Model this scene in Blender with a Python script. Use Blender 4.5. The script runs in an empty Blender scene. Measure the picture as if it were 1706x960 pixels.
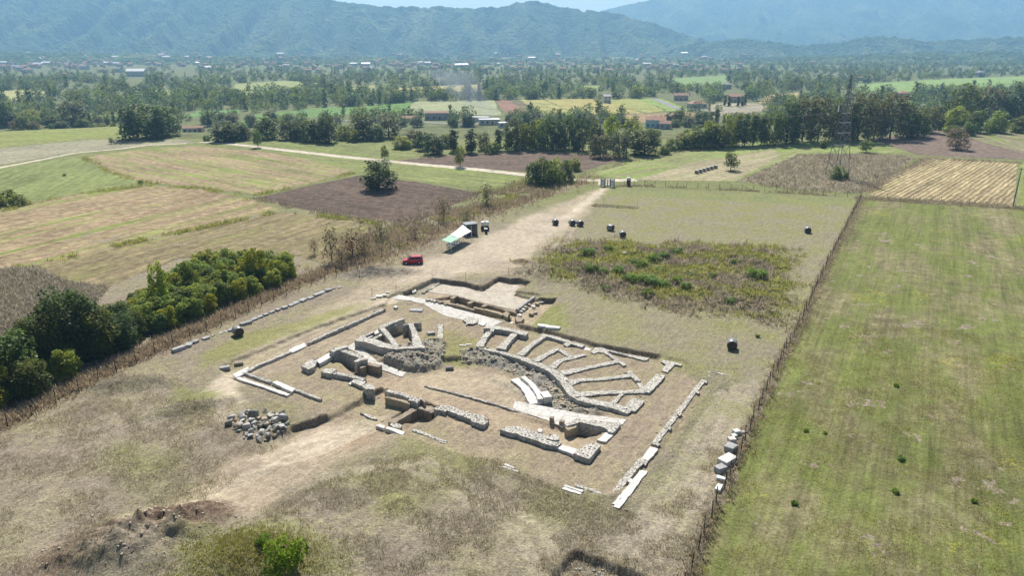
import bpy, bmesh, math, random
import numpy as np
from mathutils import Vector, Matrix, Euler
random.seed(7); RNG = np.random.default_rng(7)
SC = bpy.context.scene; COL = SC.collection
R = math.radians
# ---------------------------------------------------------------- camera model
CAM_H = 37.0; PITCH = R(18.9); FPX = 1184.0
CP, SP = math.cos(PITCH), math.sin(PITCH)
def ray(px, py):
    u = (px-853.0)/FPX; v = (480.0-py)/FPX
    return np.array([u, CP+v*SP, -SP+v*CP])
def W(px, py, z=0.0):
    d = ray(px, py); t = (z-CAM_H)/d[2]
    return np.array([d[0]*t, d[1]*t, z])
def W2(px, py, z=0.0): return W(px, py, z)[:2]
def poly(pts, z=0.0): return np.array([W2(a, b, z) for a, b in pts])
# ---------------------------------------------------------------- noise
def _h(ix, iy, s):
    n = (ix.astype(np.int64)*374761393 + iy.astype(np.int64)*668265263 + s*974634777) & 0x7fffffff
    n = ((n ^ (n >> 13))*1274126177) & 0x7fffffff
    return ((n ^ (n >> 16)) & 0xffff)/65535.0
def vnoise(x, y, s=0):
    ix = np.floor(x); iy = np.floor(y); fx = x-ix; fy = y-iy
    fx = fx*fx*(3-2*fx); fy = fy*fy*(3-2*fy)
    a = _h(ix, iy, s); b = _h(ix+1, iy, s); c = _h(ix, iy+1, s); d = _h(ix+1, iy+1, s)
    return (a*(1-fx)+b*fx)*(1-fy)+(c*(1-fx)+d*fx)*fy
def fbm(x, y, s=0, o=4):
    t = 0; a = 0.5; n = 0
    for k in range(o):
        t = t+a*vnoise(x, y, s+k*17); n += a; a *= 0.5; x = x*2.03+11.3; y = y*2.03+5.7
    return t/n
def sstep(e0, e1, x):
    t = np.clip((x-e0)/(e1-e0), 0, 1); return t*t*(3-2*t)
def sdist(P, x, y):
    """signed distance to polygon, >0 inside"""
    n = len(P); d = np.full(x.shape, 1e9); ins = np.zeros(x.shape, bool)
    for i in range(n):
        ax, ay = P[i]; bx, by = P[(i+1) % n]
        ex, ey = bx-ax, by-ay; L = ex*ex+ey*ey+1e-12
        t = np.clip(((x-ax)*ex+(y-ay)*ey)/L, 0, 1)
        d = np.minimum(d, (x-ax-t*ex)**2+(y-ay-t*ey)**2)
        c = ((ay > y) != (by > y))
        xi = ax+(y-ay)*ex/(ey if abs(ey) > 1e-12 else 1e-12)
        ins ^= c & (x < xi)
    d = np.sqrt(d); return np.where(ins, d, -d)
def ldist(P, x, y):
    d = np.full(x.shape, 1e9)
    for i in range(len(P)-1):
        ax, ay = P[i]; bx, by = P[i+1]; ex, ey = bx-ax, by-ay; L = ex*ex+ey*ey+1e-12
        t = np.clip(((x-ax)*ex+(y-ay)*ey)/L, 0, 1)
        d = np.minimum(d, (x-ax-t*ex)**2+(y-ay-t*ey)**2)
    return np.sqrt(d)
# ---------------------------------------------------------------- terrain
ZT = -0.40   # floor of the excavated theatre
ZO = -1.05   # orchestra
def grad(A, za, B, zb):
    a = W2(*A, za); b = W2(*B, zb); e = b-a; L = e@e
    return lambda x, y: za+(zb-za)*np.clip(((x-a[0])*e[0]+(y-a[1])*e[1])/L, 0, 1)
gW = grad((578, 577), -0.35, (672, 622), ZO)      # west aditus slope
gE = grad((1042, 702), -0.35, (857, 676), ZO+0.1) # east aditus slope
ZONES = []   # (poly, z or fn, soft, rough, mode)
def zone(pts, z, soft=0.3, rough=0.02, plane=None, out=0.0):
    zz = plane if plane is not None else (z if not callable(z) else -0.5)
    P = poly(pts, zz); ZONES.append((P, z, soft, rough, P.min(0)-soft-1, P.max(0)+soft+1, out))
# whole excavated terrace (sharp on the rear and left, soft in front)
zone([(368,612),(400,596),(450,575),(520,546),(600,519),(640,506),(652,492),(668,490),(725,466),(900,490),(897,497),(862,540),(925,554),(985,570),(1010,576),(1100,592),
      (1145,604),(1180,640),(1130,720),(1060,800),(1010,822),(900,800),(750,745),(640,715),(560,690),(470,672),(385,630)], ZT, 0.35, 0.02, plane=0)
# ramp + road cut running down to the lower left
zone([(640,648),(612,660),(604,667),(570,690),(525,708),(486,722),(520,735),(600,722),(650,715),(700,690)], ZO, 0.25, 0.02, plane=-0.7)
zone([(604,667),(530,706),(486,722),(430,742),(440,790),(520,770),(600,740),(680,722),(700,700)], grad((600,690), ZO, (440,780), -0.1), 0.5, 0.02, plane=-0.6)
# orchestra and stage
zone([(560,600),(600,640),(660,655),(840,715),(950,745),(1000,730),(1020,705),(930,675),(920,655),(885,630),(840,610),(790,598),(740,604),(690,612),(640,610)], ZO, 0.35, 0.02, plane=ZO)
# scaena: area just in front of dotted walls
zone([(690,690),(760,700),(840,722),(940,757),(985,770),(960,790),(850,760),(740,738),(680,716)], -0.48, 1.2, 0.02, plane=-0.7)
zone([(560,588),(600,600),(606,612),(600,622),(560,612),(545,600)], -1.25, 0.2, 0.02, plane=-1.2)
zone([(962,716),(1008,722),(1000,738),(965,735),(945,725)], -1.55, 0.2, 0.02, plane=-1.5)
# left cells
zone([(604,566),(632,556),(655,578),(640,578)], -1.1, 0.15, 0.02, plane=-0.6)
zone([(640,548),(675,541),(690,570),(660,576)], -1.0, 0.15, 0.02, plane=-0.6)
# square sunken room
zone([(654,703),(697,678),(736,700),(712,718),(690,716)], -1.55, 0.15, 0.02, plane=-1.5)
# aditus ramps
zone([(570,580),(590,570),(632,600),(690,614),(672,630),(634,617),(604,594)], gW, 0.3, 0.01)
zone([(852,682),(857,667),(910,676),(972,688),(1050,697),(1040,708),(966,702),(940,712)], gE, 0.3, 0.01)
zone([(886,603),(905,590),(930,576),(1000,584),(1050,590),(1140,602),(1180,640),(1090,760),(1030,800),(1010,745),(1050,700),(1050,685),(970,664),(940,632),(915,616)], -0.2, 0.5, 0.02, plane=-.2)
# cavea slopes of bare rubble core: height falls from ring wall to orchestra
RUB_L = poly([(652,584),(690,578),(722,571),(742,572),(741,590),(735,606),(700,613),(672,612),(640,600)], -0.5)
RUB_R = poly([(765,587),(800,580),(832,587),(862,597),(894,608),(920,620),(938,634),(950,655),(965,668),(1000,676),(990,690),(920,680),(905,664),(900,648),(878,625),(840,611),(800,600),(768,600)], -0.5)
ORC = W2(800, 668, ZO)   # focus of the cavea
# rear street and plaza
zone([(640,500),(668,490),(725,500),(760,512),(812,526),(862,541),(850,556),(806,546),(770,533),(742,527),(712,514),(700,506),(680,502),(655,500)], -0.45, 0.25, 0.01, plane=-0.45)
PLAZA_CUT = [(669,490),(722,463.5),(757,469),(771,470),(803,479),(831,462),(850,466),(866,466),(884,471),(856,486),(897,496),(912,498),(928,497),(924,502),(885,540),(862,538),(838,527),(804,522),(722,502),(690,494)]
zone(PLAZA_CUT, -0.80, 0.12, 0.015, plane=-0.05)
zone([(722,500),(760,494),(838,516),(862,523),(842,527),(804,519)], -1.25, 0.15, 0.01, plane=-0.95)
# corridor behind the theatre: trench with vertical earth face
zone([(862,540),(925,553.5),(985,570),(1010,575),(1060,584),(1100,592),(1095,602),(1000,585),(930,566),(880,553)], -0.6, 0.22, 0.02, plane=0)
# trench bottom right of frame, and trench near the gate
zone([(922,960),(955,917),(1072,958),(1100,990),(900,1000)], -0.62, 0.15, 0.03, plane=0)
zone([(985,344),(992,340),(1064,345),(1062,348)], -0.8, 0.2, 0.02, plane=0)
MOUNDS = []   # centre, radius x, radius y, angle, height, roughness
def mound(px, py, rx, ry, ang, h, rough): MOUNDS.append((W2(px, py), rx, ry, R(ang), h, rough))
mound(290, 882, 5.2, 3.0, 35, 1.5, .7); mound(165, 925, 6.2, 3.4, 35, 1.4, .6); mound(225, 940, 4, 3, 20, 1.2, .2)
mound(405, 935, 6.2, 4.6, 8, 1.1, .12); mound(470, 950, 6, 4, 0, .8, .12)
mound(868, 437, 2.2, 1.6, 0, 0.7, .3); mound(625, 456, 7, 2.6, 12, 1.1, .5); mound(215, 640, 5.5, 2.2, 10, .7, .3); mound(320, 680, 4.8, 1.9, 22, .6, .25)
mound(930, 455, 9, 5, 0, 1.0, .5)
WEED = poly([(905,415),(950,404),(1040,402),(1130,408),(1240,410),(1310,418),(1325,430),(1318,470),(1330,505),(1300,540),(1250,530),(1190,522),(1100,512),(1010,490),(930,470),(880,455),(890,430)])
def hz(x, y, detail=True):
    x = np.asarray(x, float); y = np.asarray(y, float)
    z = np.zeros(np.broadcast(x, y).shape); x = x+z; y = y+z
    near = (y < 150) & (np.abs(x) < 90)
    for P, zz, soft, rough, lo, hi, out in ZONES:
        m = (x > lo[0]) & (x < hi[0]) & (y > lo[1]) & (y < hi[1])
        if not m.any(): continue
        xx, yy = x[m], y[m]
        jx = (vnoise(xx*1.3, yy*1.3, 91)-.5)*.35+(vnoise(xx*3, yy*3, 92)-.5)*.05
        soft = max(soft, .2); w = sstep(-soft, soft, sdist(P, xx, yy)+jx*min(1, soft*2.5))
        tz = zz(xx, yy) if callable(zz) else zz
        z[m] = z[m]*(1-w)+tz*w
    for P, top in ((RUB_L, .25), (RUB_R, .05)):
        lo, hi = P.min(0)-1.5, P.max(0)+1.5
        m = (x > lo[0]) & (x < hi[0]) & (y > lo[1]) & (y < hi[1])
        if m.any():
            xx, yy = x[m], y[m]; w = sstep(-.5, .5, sdist(P, xx, yy))
            r = np.hypot(xx-ORC[0], yy-ORC[1])
            t = np.clip((r-7.5)/(14.0-7.5), 0, 1)
            tz = ZO+(top-ZO)*t+(fbm(xx*1.6, yy*1.6, 5, 4)-.5)*.9
            z[m] = z[m]*(1-w)+tz*w
    for c, rx, ry, a, h, ro in MOUNDS:
        dx, dy = x-c[0], y-c[1]; u = (dx*math.cos(a)+dy*math.sin(a))/rx; v = (-dx*math.sin(a)+dy*math.cos(a))/ry
        q = u*u+v*v; m = q < 2.2
        if m.any():
            k = np.exp(-q[m]*1.6)
            k = np.clip(k-.03, 0, 1)
            z[m] += h*k*(1+(fbm(x[m]*.9, y[m]*.9, 3, 4)-.5)*2*ro)
    lo, hi = WEED.min(0)-2, WEED.max(0)+2
    m = (x > lo[0]) & (x < hi[0]) & (y > lo[1]) & (y < hi[1])
    if m.any():
        xx, yy = x[m], y[m]; w = sstep(-1.5, 6.5, sdist(WEED, xx, yy)+(fbm(xx*.3, yy*.3, 65, 3)-.5)*6)
        z[m] += w*(.15+1.1*fbm(xx*.22, yy*.22, 8, 4)**1.3+1.1*(fbm(xx*.75, yy*.75, 9, 3)-.5))
    if detail:
        m = near
        if m.any():
            xx, yy = x[m], y[m]
            z[m] += (fbm(xx*.35, yy*.35, 21, 5)-.5)*.16+(vnoise(xx*2.2, yy*2.2, 29)-.5)*.05
    z = z-8.0*sstep(312, 400, y)
    return z
def G(px, py, dz=0.0):
    z = 0.0
    for _ in range(7):
        p = W(px, py, z); z = float(hz(np.array([p[0]]), np.array([p[1]]))[0])
    return np.array([p[0], p[1], z+dz])
def GZ(x, y): return float(hz(np.array([x]), np.array([y]))[0])
def proj(p):
    x, y, z = p; z = z-CAM_H
    f = y*CP-z*SP; up = y*SP+z*CP
    return 853+FPX*x/f, 480-FPX*up/f
# ---------------------------------------------------------------- object helpers
def tag(o, label=None, cat=None, group=None, kind=None):
    if label: o['label'] = label
    if cat: o['category'] = cat
    if group: o['group'] = group
    if kind: o['kind'] = kind
    return o
def link(o, parent=None):
    COL.objects.link(o)
    if parent is not None: o.parent = parent
    return o
def mesh_np(name, V, F, mat=None, smooth=False):
    me = bpy.data.meshes.new(name)
    V = np.asarray(V, np.float32); F = np.asarray(F, np.int32)
    k = F.shape[1]
    me.vertices.add(len(V)); me.vertices.foreach_set('co', V.ravel())
    me.loops.add(F.size); me.loops.foreach_set('vertex_index', F.ravel())
    me.polygons.add(len(F)); me.polygons.foreach_set('loop_start', np.arange(0, F.size, k, dtype=np.int32))
    me.polygons.foreach_set('loop_total', np.full(len(F), k, np.int32))
    if smooth: me.polygons.foreach_set('use_smooth', np.ones(len(F), bool))
    me.update(calc_edges=True)
    if mat: me.materials.append(mat)
    return me
def colattr(me, name, arr, domain='POINT'):
    a = me.attributes.new(name, 'FLOAT_COLOR', domain)
    arr = np.asarray(arr, np.float32)
    if arr.shape[1] == 3: arr = np.concatenate([arr, np.ones((len(arr), 1), np.float32)], 1)
    a.data.foreach_set('color', np.ascontiguousarray(arr).ravel())
def obj(name, me, parent=None, loc=None, rz=0.0):
    o = bpy.data.objects.new(name, me); link(o, parent)
    if loc is not None: o.location = tuple(float(v) for v in loc)
    if rz: o.rotation_euler = (0, 0, rz)
    return o
def empty(name, loc, rz=0.0):
    o = bpy.data.objects.new(name, None); link(o); o.location = tuple(float(v) for v in loc); o.rotation_euler = (0, 0, rz)
    o.empty_display_size = .3
    return o
class MB:
    def __init__(s): s.bm = bmesh.new()
    def box(s, c, d, rz=0, rx=0, ry=0, taper=1.0):
        m = Matrix.Translation(Vector(c)) @ Euler((rx, ry, rz)).to_matrix().to_4x4() @ Matrix.Diagonal((d[0], d[1], d[2], 1))
        r = bmesh.ops.create_cube(s.bm, size=1.0)
        if taper != 1.0:
            for v in r['verts']:
                if v.co.z > 0: v.co.x *= taper; v.co.y *= taper
        bmesh.ops.transform(s.bm, matrix=m, verts=r['verts']); return s
    def cyl(s, a, b, r1, r2=None, n=10):
        a = Vector(a); b = Vector(b); r2 = r1 if r2 is None else r2; d = b-a
        m = Matrix.Translation((a+b)/2) @ d.to_track_quat('Z', 'Y').to_matrix().to_4x4()
        bmesh.ops.create_cone(s.bm, cap_ends=True, segments=n, radius1=r1, radius2=r2, depth=d.length, matrix=m); return s
    def prism(s, pts, z0, z1):
        lo = [s.bm.verts.new((p[0], p[1], z0)) for p in pts]; hi = [s.bm.verts.new((p[0], p[1], z1 if not hasattr(z1, '__len__') else z1[i])) for i, p in enumerate(pts)]
        n = len(pts)
        for i in range(n): s.bm.faces.new((lo[i], lo[(i+1) % n], hi[(i+1) % n], hi[i]))
        s.bm.faces.new(hi); s.bm.faces.new(lo[::-1]); return s
    def face(s, pts):
        s.bm.faces.new([s.bm.verts.new(p) for p in pts]); return s
    def mesh(s, name, mat, smooth=False, bevel=0):
        if bevel: bmesh.ops.bevel(s.bm, geom=s.bm.edges[:], offset=bevel, segments=1, affect='EDGES', profile=.5)
        bmesh.ops.recalc_face_normals(s.bm, faces=s.bm.faces[:])
        me = bpy.data.meshes.new(name); s.bm.to_mesh(me); s.bm.free()
        if mat: me.materials.append(mat)
        if smooth:
            for p in me.polygons: p.use_smooth = True
        return me
    def build(s, name, mat, parent=None, loc=None, rz=0, **k): return obj(name, s.mesh(name, mat, **k), parent, loc, rz)
ONES = 'zeroth first second third fourth fifth sixth seventh eighth ninth tenth eleventh twelfth thirteenth fourteenth fifteenth sixteenth seventeenth eighteenth nineteenth'.split()
TENS = {2: 'twenty', 3: 'thirty', 4: 'forty', 5: 'fifty', 6: 'sixty', 7: 'seventy', 8: 'eighty', 9: 'ninety'}
def nth(n):
    if n < 20: return ONES[n]
    if n < 100:
        t, o = divmod(n, 10)
        return (TENS[t][:-1]+'ieth') if o == 0 else TENS[t]+'-'+ONES[o]
    return 'hundred-and-'+nth(n-100)
# ---------------------------------------------------------------- materials
class NT:
    def __init__(s, name):
        s.m = bpy.data.materials.new(name); s.m.use_nodes = True; s.t = s.m.node_tree; s.t.nodes.clear()
        s.out = s.t.nodes.new('ShaderNodeOutputMaterial')
    def n(s, typ, **k):
        nd = s.t.nodes.new(typ)
        for a, v in k.items(): setattr(nd, a, v)
        return nd
    def l(s, a, b): s.t.links.new(a, b)
    def set(s, inp, v):
        if hasattr(v, 'links'): s.l(v, inp)
        elif isinstance(v, tuple) and len(v) == 3 and inp.type == 'RGBA': inp.default_value = (*v, 1)
        else: inp.default_value = v
    def geo(s): return s.n('ShaderNodeNewGeometry').outputs['Position']
    def objc(s): return s.n('ShaderNodeTexCoord').outputs['Object']
    def mapv(s, vec, rot=0, scale=(1, 1, 1)):
        if rot and scale != (1, 1, 1): return s.mapv(s.mapv(vec, rot), 0, scale)
        m = s.n('ShaderNodeMapping'); s.l(vec, m.inputs['Vector']); m.inputs['Rotation'].default_value = (0, 0, rot); m.inputs['Scale'].default_value = scale
        return m.outputs['Vector']
    def noise(s, vec, scale, detail=4, rough=.6, dist=0):
        n = s.n('ShaderNodeTexNoise'); s.l(vec, n.inputs['Vector']); n.inputs['Scale'].default_value = scale; n.inputs['Detail'].default_value = detail
        n.inputs['Roughness'].default_value = rough; n.inputs['Distortion'].default_value = dist; return n.outputs['Fac']
    def voro(s, vec, scale, feature='F1', rnd=1.0):
        n = s.n('ShaderNodeTexVoronoi', feature=feature); s.l(vec, n.inputs['Vector']); n.inputs['Scale'].default_value = scale; n.inputs['Randomness'].default_value = rnd; return n
    def math(s, op, a, b=0.0, c=None, clamp=False):
        n = s.n('ShaderNodeMath', operation=op, use_clamp=clamp); s.set(n.inputs[0], a); s.set(n.inputs[1], b)
        if c is not None: s.set(n.inputs[2], c)
        return n.outputs[0]
    def rng(s, v, a, b, c=0.0, d=1.0):
        n = s.n('ShaderNodeMapRange'); s.set(n.inputs['Value'], v); n.inputs['From Min'].default_value = a; n.inputs['From Max'].default_value = b
        n.inputs['To Min'].default_value = c; n.inputs['To Max'].default_value = d; return n.outputs['Result']
    def mix(s, f, a, b, mode='MIX'):
        n = s.n('ShaderNodeMix', data_type='RGBA', blend_type=mode); s.set(n.inputs[0], f); s.set(n.inputs[6], a); s.set(n.inputs[7], b); return n.outputs[2]
    def scale(s, col, f):
        n = s.n('ShaderNodeVectorMath', operation='SCALE'); s.l(col, n.inputs[0]); s.set(n.inputs['Scale'], f); return n.outputs[0]
    def attr(s, name): return s.n('ShaderNodeAttribute', attribute_name=name)
    def bump(s, h, dist, strength=1.0):
        n = s.n('ShaderNodeBump'); s.l(h, n.inputs['Height']); n.inputs['Distance'].default_value = dist; n.inputs['Strength'].default_value = strength; return n.outputs[0]
    def bsdf(s, col, rough=.9, normal=None, spec=.2, metal=0.0):
        b = s.n('ShaderNodeBsdfPrincipled'); s.set(b.inputs['Base Color'], col); s.set(b.inputs['Roughness'], rough)
        b.inputs['Specular IOR Level'].default_value = spec; b.inputs['Metallic'].default_value = metal
        if normal is not None: s.l(normal, b.inputs['Normal'])
        s.l(b.outputs[0], s.out.inputs['Surface']); return b
def m_ground():
    t = NT('ground'); p = t.geo(); c = t.attr('Col').outputs['Color']; mx = t.n('ShaderNodeSeparateColor'); t.l(t.attr('Mix').outputs['Color'], mx.inputs[0])
    n1 = t.noise(p, .16, 6, .62, .3); n2 = t.noise(p, 1.1, 6, .7); n3 = t.noise(p, 5.0, 5, .72)
    st = t.noise(t.mapv(p, R(33), (2.2, .35, 1)), 1.0, 5, .7)
    # green patches
    g = t.math('MULTIPLY', t.rng(t.math('ADD', t.math('MULTIPLY', n1, .65), t.math('MULTIPLY', n2, .35)), .44, .60), mx.outputs[1], clamp=True)
    gc = t.mix(n2, (.150, .152, .055), (.215, .208, .075))
    c1 = t.mix(g, c, gc)
    # dead straw flecks
    f = t.math('MULTIPLY', t.rng(n3, .52, .68), mx.outputs[0], clamp=True)
    c2 = t.mix(f, c1, t.mix(.45, c1, (.46, .39, .27)))
    d = t.math('MULTIPLY', t.rng(t.noise(p, 2.6, 6, .75), .50, .36), mx.outputs[0], clamp=True)
    c3 = t.mix(t.math('MULTIPLY', d, .62), c2, (.085, .075, .045))
    k = t.math('ADD', t.rng(n1, .3, .7, .82, 1.16), t.rng(st, .3, .7, -.2, .2))
    k = t.math('MULTIPLY', k, t.rng(n2, .28, .72, .74, 1.26))
    k = t.math('MULTIPLY', k, t.rng(n3, .25, .75, .68, 1.32))
    c4 = t.scale(c3, k)
    h = t.math('ADD', t.math('MULTIPLY', n3, .5), t.math('ADD', t.math('MULTIPLY', n2, .8), t.math('MULTIPLY', t.noise(p, 13, 3, .7), .25)))
    hb = t.math('MULTIPLY', h, t.rng(mx.outputs[0], 0, 1, .35, 1.0))
    t.bsdf(c4, .95, t.bump(hb, .30, .9), .08); return t.m
def m_field(name, cols, ang=0.0, fur=0.0, fscale=1.0, green=0.0, gcol=(.15, .19, .045), streak=1.0, bump=.1, flecks=0.0, gs=(.24, .012)):
    t = NT(name); p = t.geo(); r = t.mapv(p, ang, (1, 1, 1))
    n1 = t.noise(p, .06, 5, .6, .4); n2 = t.noise(p, .55, 6, .72); n3 = t.noise(p, 3.2, 5, .75)
    s1 = t.noise(t.mapv(p, ang, (.55, .02, 1)), 1.0, 5, .7); s2 = t.noise(t.mapv(p, ang, (2.6, .12, 1)), 1.0, 4, .7)
    c = t.mix(t.rng(n2, .34, .66), tuple(v*.88 for v in cols[0]), tuple(v*1.06 for v in cols[1]))
    if green:
        gm = t.math('ADD', t.math('MULTIPLY', t.noise(t.mapv(p, ang, (gs[0], gs[1], 1)), 1.0, 5, .72), .74), t.math('ADD', t.math('MULTIPLY', n1, .14), t.math('MULTIPLY', n2, .12)))
        lo = .64-.25*green
        c = t.mix(t.rng(gm, lo, lo+.11, 0, 1), c, t.mix(n2, gcol, tuple(v*1.35 for v in gcol)))
    if flecks:
        fm = t.math('MULTIPLY', t.rng(t.noise(p, .12, 4, .6), .60, .68), t.rng(n3, .5, .62), clamp=True)
        c = t.mix(t.math('MULTIPLY', fm, flecks), c, (.34, .30, .03))
    k = t.math('ADD', t.rng(n1, .3, .7, .85, 1.15), t.rng(s1, .3, .7, -.26*streak, .26*streak))
    k = t.math('ADD', k, t.rng(s2, .3, .7, -.24*streak, .24*streak))
    k = t.math('MULTIPLY', k, t.math('MULTIPLY', t.rng(n2, .28, .72, .80, 1.20), t.rng(n3, .25, .75, .62, 1.38)))
    h = t.math('ADD', n3, t.math('MULTIPLY', n2, .6))
    if fur:
        w = t.n('ShaderNodeTexWave', wave_type='BANDS', bands_direction='X'); t.l(r, w.inputs['Vector']); w.inputs['Scale'].default_value = fscale
        w.inputs['Distortion'].default_value = 2.6; w.inputs['Detail'].default_value = 3; w.inputs['Detail Scale'].default_value = .6
        h = t.math('ADD', h, t.math('MULTIPLY', w.outputs['Fac'], 1.6*fur)); k = t.math('MULTIPLY', k, t.rng(w.outputs['Fac'], 0, 1, 1-.22*fur, 1+.18*fur))
    t.bsdf(t.scale(c, k), .95, t.bump(h, bump, .9), .06); return t.m
def m_stone(name, a, b, dots=0.0, joints=0.0, grain=1.0, moss=.25, dens=1.35, jm=.45, bd=.14):
    t = NT(name); p = t.geo()
    n1 = t.noise(p, .7, 5, .65); n2 = t.noise(p, 4.5, 6, .72)
    c = t.mix(t.rng(n1, .3, .7), a, b)
    c = t.mix(t.math('MULTIPLY', t.rng(t.noise(p, 1.3, 6, .72), .50, .62), moss, clamp=True), c, (.16, .145, .10))
    h = t.math('ADD', n2, t.math('MULTIPLY', n1, .5))
    if joints:
        v = t.voro(t.mapv(p, R(33)), joints, 'DISTANCE_TO_EDGE', .8); e = t.rng(v.outputs['Distance'], .0, .05)
        c = t.mix(e, t.mix(jm, c, (.20, .18, .145)), c); h = t.math('ADD', h, t.math('MULTIPLY', e, .8))
    if dots:
        v = t.voro(t.mapv(p, R(33)), dens, 'F1', .55); d = t.rng(v.outputs['Distance'], .17, .24)
        nz = t.n('ShaderNodeSeparateXYZ'); t.l(t.n('ShaderNodeNewGeometry').outputs['Normal'], nz.inputs[0])
        up = t.rng(nz.outputs[2], .5, .7); f = t.math('MULTIPLY', t.math('SUBTRACT', 1.0, d), t.math('MULTIPLY', up, dots), clamp=True)
        c = t.mix(f, c, (.055, .050, .045)); h = t.math('SUBTRACT', h, t.math('MULTIPLY', f, 1.0))
    k = t.math('MULTIPLY', t.rng(n2, .25, .75, 1-.36*grain, 1+.28*grain), t.rng(t.noise(p, 14, 3, .7), .3, .7, 1-.15*grain, 1+.15*grain))
    t.bsdf(t.scale(c, k), .88, t.bump(h, bd, .9), .2); return t.m
def m_leaf(name, dark, light, hue=.04, val=.35, trans=.45):
    t = NT(name); v = t.n('ShaderNodeSeparateColor'); t.l(t.attr('Var').outputs['Color'], v.inputs[0]); oi = t.n('ShaderNodeObjectInfo')
    c = t.mix(v.outputs[0], dark, light)
    hs = t.n('ShaderNodeHueSaturation'); t.l(c, hs.inputs['Color'])
    t.l(t.rng(oi.outputs['Random'], 0, 1, .5-hue, .5+hue*.5), hs.inputs['Hue']); t.l(t.rng(v.outputs[1], 0, 1, 1-val, 1+val), hs.inputs['Value'])
    t.l(t.rng(oi.outputs['Random'], 0, 1, 1.2, 1.0), hs.inputs['Saturation'])
    d = t.n('ShaderNodeBsdfPrincipled'); t.l(hs.outputs[0], d.inputs['Base Color']); d.inputs['Roughness'].default_value = .6; d.inputs['Specular IOR Level'].default_value = .25
    tr = t.n('ShaderNodeBsdfTranslucent'); t.l(hs.outputs[0], tr.inputs['Color'])
    mx = t.n('ShaderNodeMixShader'); mx.inputs[0].default_value = trans; t.l(d.outputs[0], mx.inputs[1]); t.l(tr.outputs[0], mx.inputs[2]); t.l(mx.outputs[0], t.out.inputs['Surface'])
    return t.m
def m_plain(name, col, rough=.5, spec=.4, metal=0.0, var=.12, scale=3.0, bump=0.0):
    t = NT(name); p = t.objc(); n = t.noise(p, scale, 4, .6)
    b = t.bsdf(t.scale(t.mix(.0, col, col), t.rng(n, .3, .7, 1-var, 1+var)), rough, t.bump(n, bump, 1) if bump else None, spec, metal); return t.m
M = {}
M['ground'] = m_ground()
M['wall'] = m_stone('old_stone', (.42, .39, .33), (.585, .545, .475), joints=2.0, moss=.3)
M['dotted'] = m_stone('pitted_stone', (.43, .40, .34), (.60, .56, .49), joints=2.0, dots=1.0, dens=2.0, moss=.25)
M['white'] = m_stone('white_stone', (.54, .515, .465), (.68, .65, .60), moss=.08, grain=.6)
M['pave'] = m_stone('paving', (.43, .405, .36), (.57, .54, .485), joints=.75, moss=.12, grain=1.0, jm=.38, bd=.06)
M['plaza'] = m_stone('old_mortar_floor', (.38, .325, .25), (.50, .445, .36), moss=.35, grain=1.1)
M['brown'] = m_stone('brown_masonry', (.24, .19, .14), (.34, .28, .21), moss=.3)
M['ochre'] = m_stone('ochre_masonry', (.30, .24, .15), (.40, .34, .24), moss=.3)
M['boulder'] = m_stone('boulder', (.38, .36, .325), (.56, .535, .485), moss=.2)
M['boulder_tan'] = m_stone('boulder_tan', (.36, .29, .21), (.48, .40, .30), moss=.25)
M['boulder_dark'] = m_stone('boulder_dark', (.16, .15, .13), (.28, .26, .23), moss=.3)
M['block'] = m_stone('grey_block', (.31, .30, .295), (.43, .42, .405), moss=.2)
M['bark'] = m_plain('bark', (.10, .075, .055), .95, .1, var=.35, scale=4)
M['post'] = m_plain('wooden_post', (.085, .065, .05), .9, .1, var=.3, scale=8)
M['wire'] = m_plain('wire', (.16, .16, .16), .5, .4, .6)
M['steel'] = m_plain('galvanised_steel', (.20, .20, .21), .55, .4, .5)
M['iron'] = m_plain('grey_gate_paint', (.16, .17, .19), .55, .4)
M['red'] = m_plain('red_car_paint', (.44, .012, .03), .28, .5, var=.02)
M['glass'] = m_plain('dark_glass', (.012, .014, .018), .08, .6, var=0)
M['rubber'] = m_plain('rubber', (.015, .015, .015), .8, .2)
M['rim'] = m_plain('alloy', (.45, .45, .46), .35, .5, .7)
M['lamp'] = m_plain('headlamp', (.75, .75, .75), .15, .6)
M['tail'] = m_plain('tail_lamp', (.35, .01, .01), .2, .5)
M['blackp'] = m_plain('black_plastic', (.02, .02, .022), .55, .3)
M['white_fabric'] = m_plain('white_fabric', (.82, .82, .80), .8, .2, var=.04)
M['green_fabric'] = m_plain('green_fabric', (.30, .52, .36), .8, .2, var=.05)
M['white_paint'] = m_plain('white_paint', (.75, .75, .73), .5, .3, var=.05)
M['slate'] = m_plain('slate_cladding', (.075, .095, .105), .5, .4, var=.12)
M['blue_plastic'] = m_plain('blue_plastic', (.06, .13, .33), .45, .4)
M['grey_plastic'] = m_plain('grey_plastic', (.40, .42, .45), .5, .4)
M['plum'] = m_plain('plum_plastic', (.10, .018, .035), .45, .4)
M['tank'] = m_plain('tank_plastic', (.80, .76, .68), .45, .4)
M['bale'] = m_plain('bale_wrap', (.19, .19, .18), .38, .45, var=.3, scale=5, bump=.02)
M['bale_end'] = m_plain('bale_end', (.075, .066, .05), .9, .1, var=.4, scale=6, bump=.03)
M['bale_pale'] = m_plain('pale_bale_wrap', (.42, .41, .38), .5, .4, var=.25, scale=5, bump=.02)
M['bale_straw'] = m_plain('straw_bale_end', (.20, .16, .11), .9, .1, var=.3, scale=6, bump=.03)
M['house_white'] = m_plain('white_plaster', (.54, .52, .48), .85, .2, var=.08, scale=.5)
M['house_cream'] = m_plain('cream_plaster', (.55, .48, .37), .85, .2, var=.08, scale=.5)
M['house_grey'] = m_plain('grey_plaster', (.38, .37, .36), .85, .2, var=.1, scale=.5)
M['house_pink'] = m_plain('pink_plaster', (.52, .38, .31), .85, .2, var=.08, scale=.5)
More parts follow.
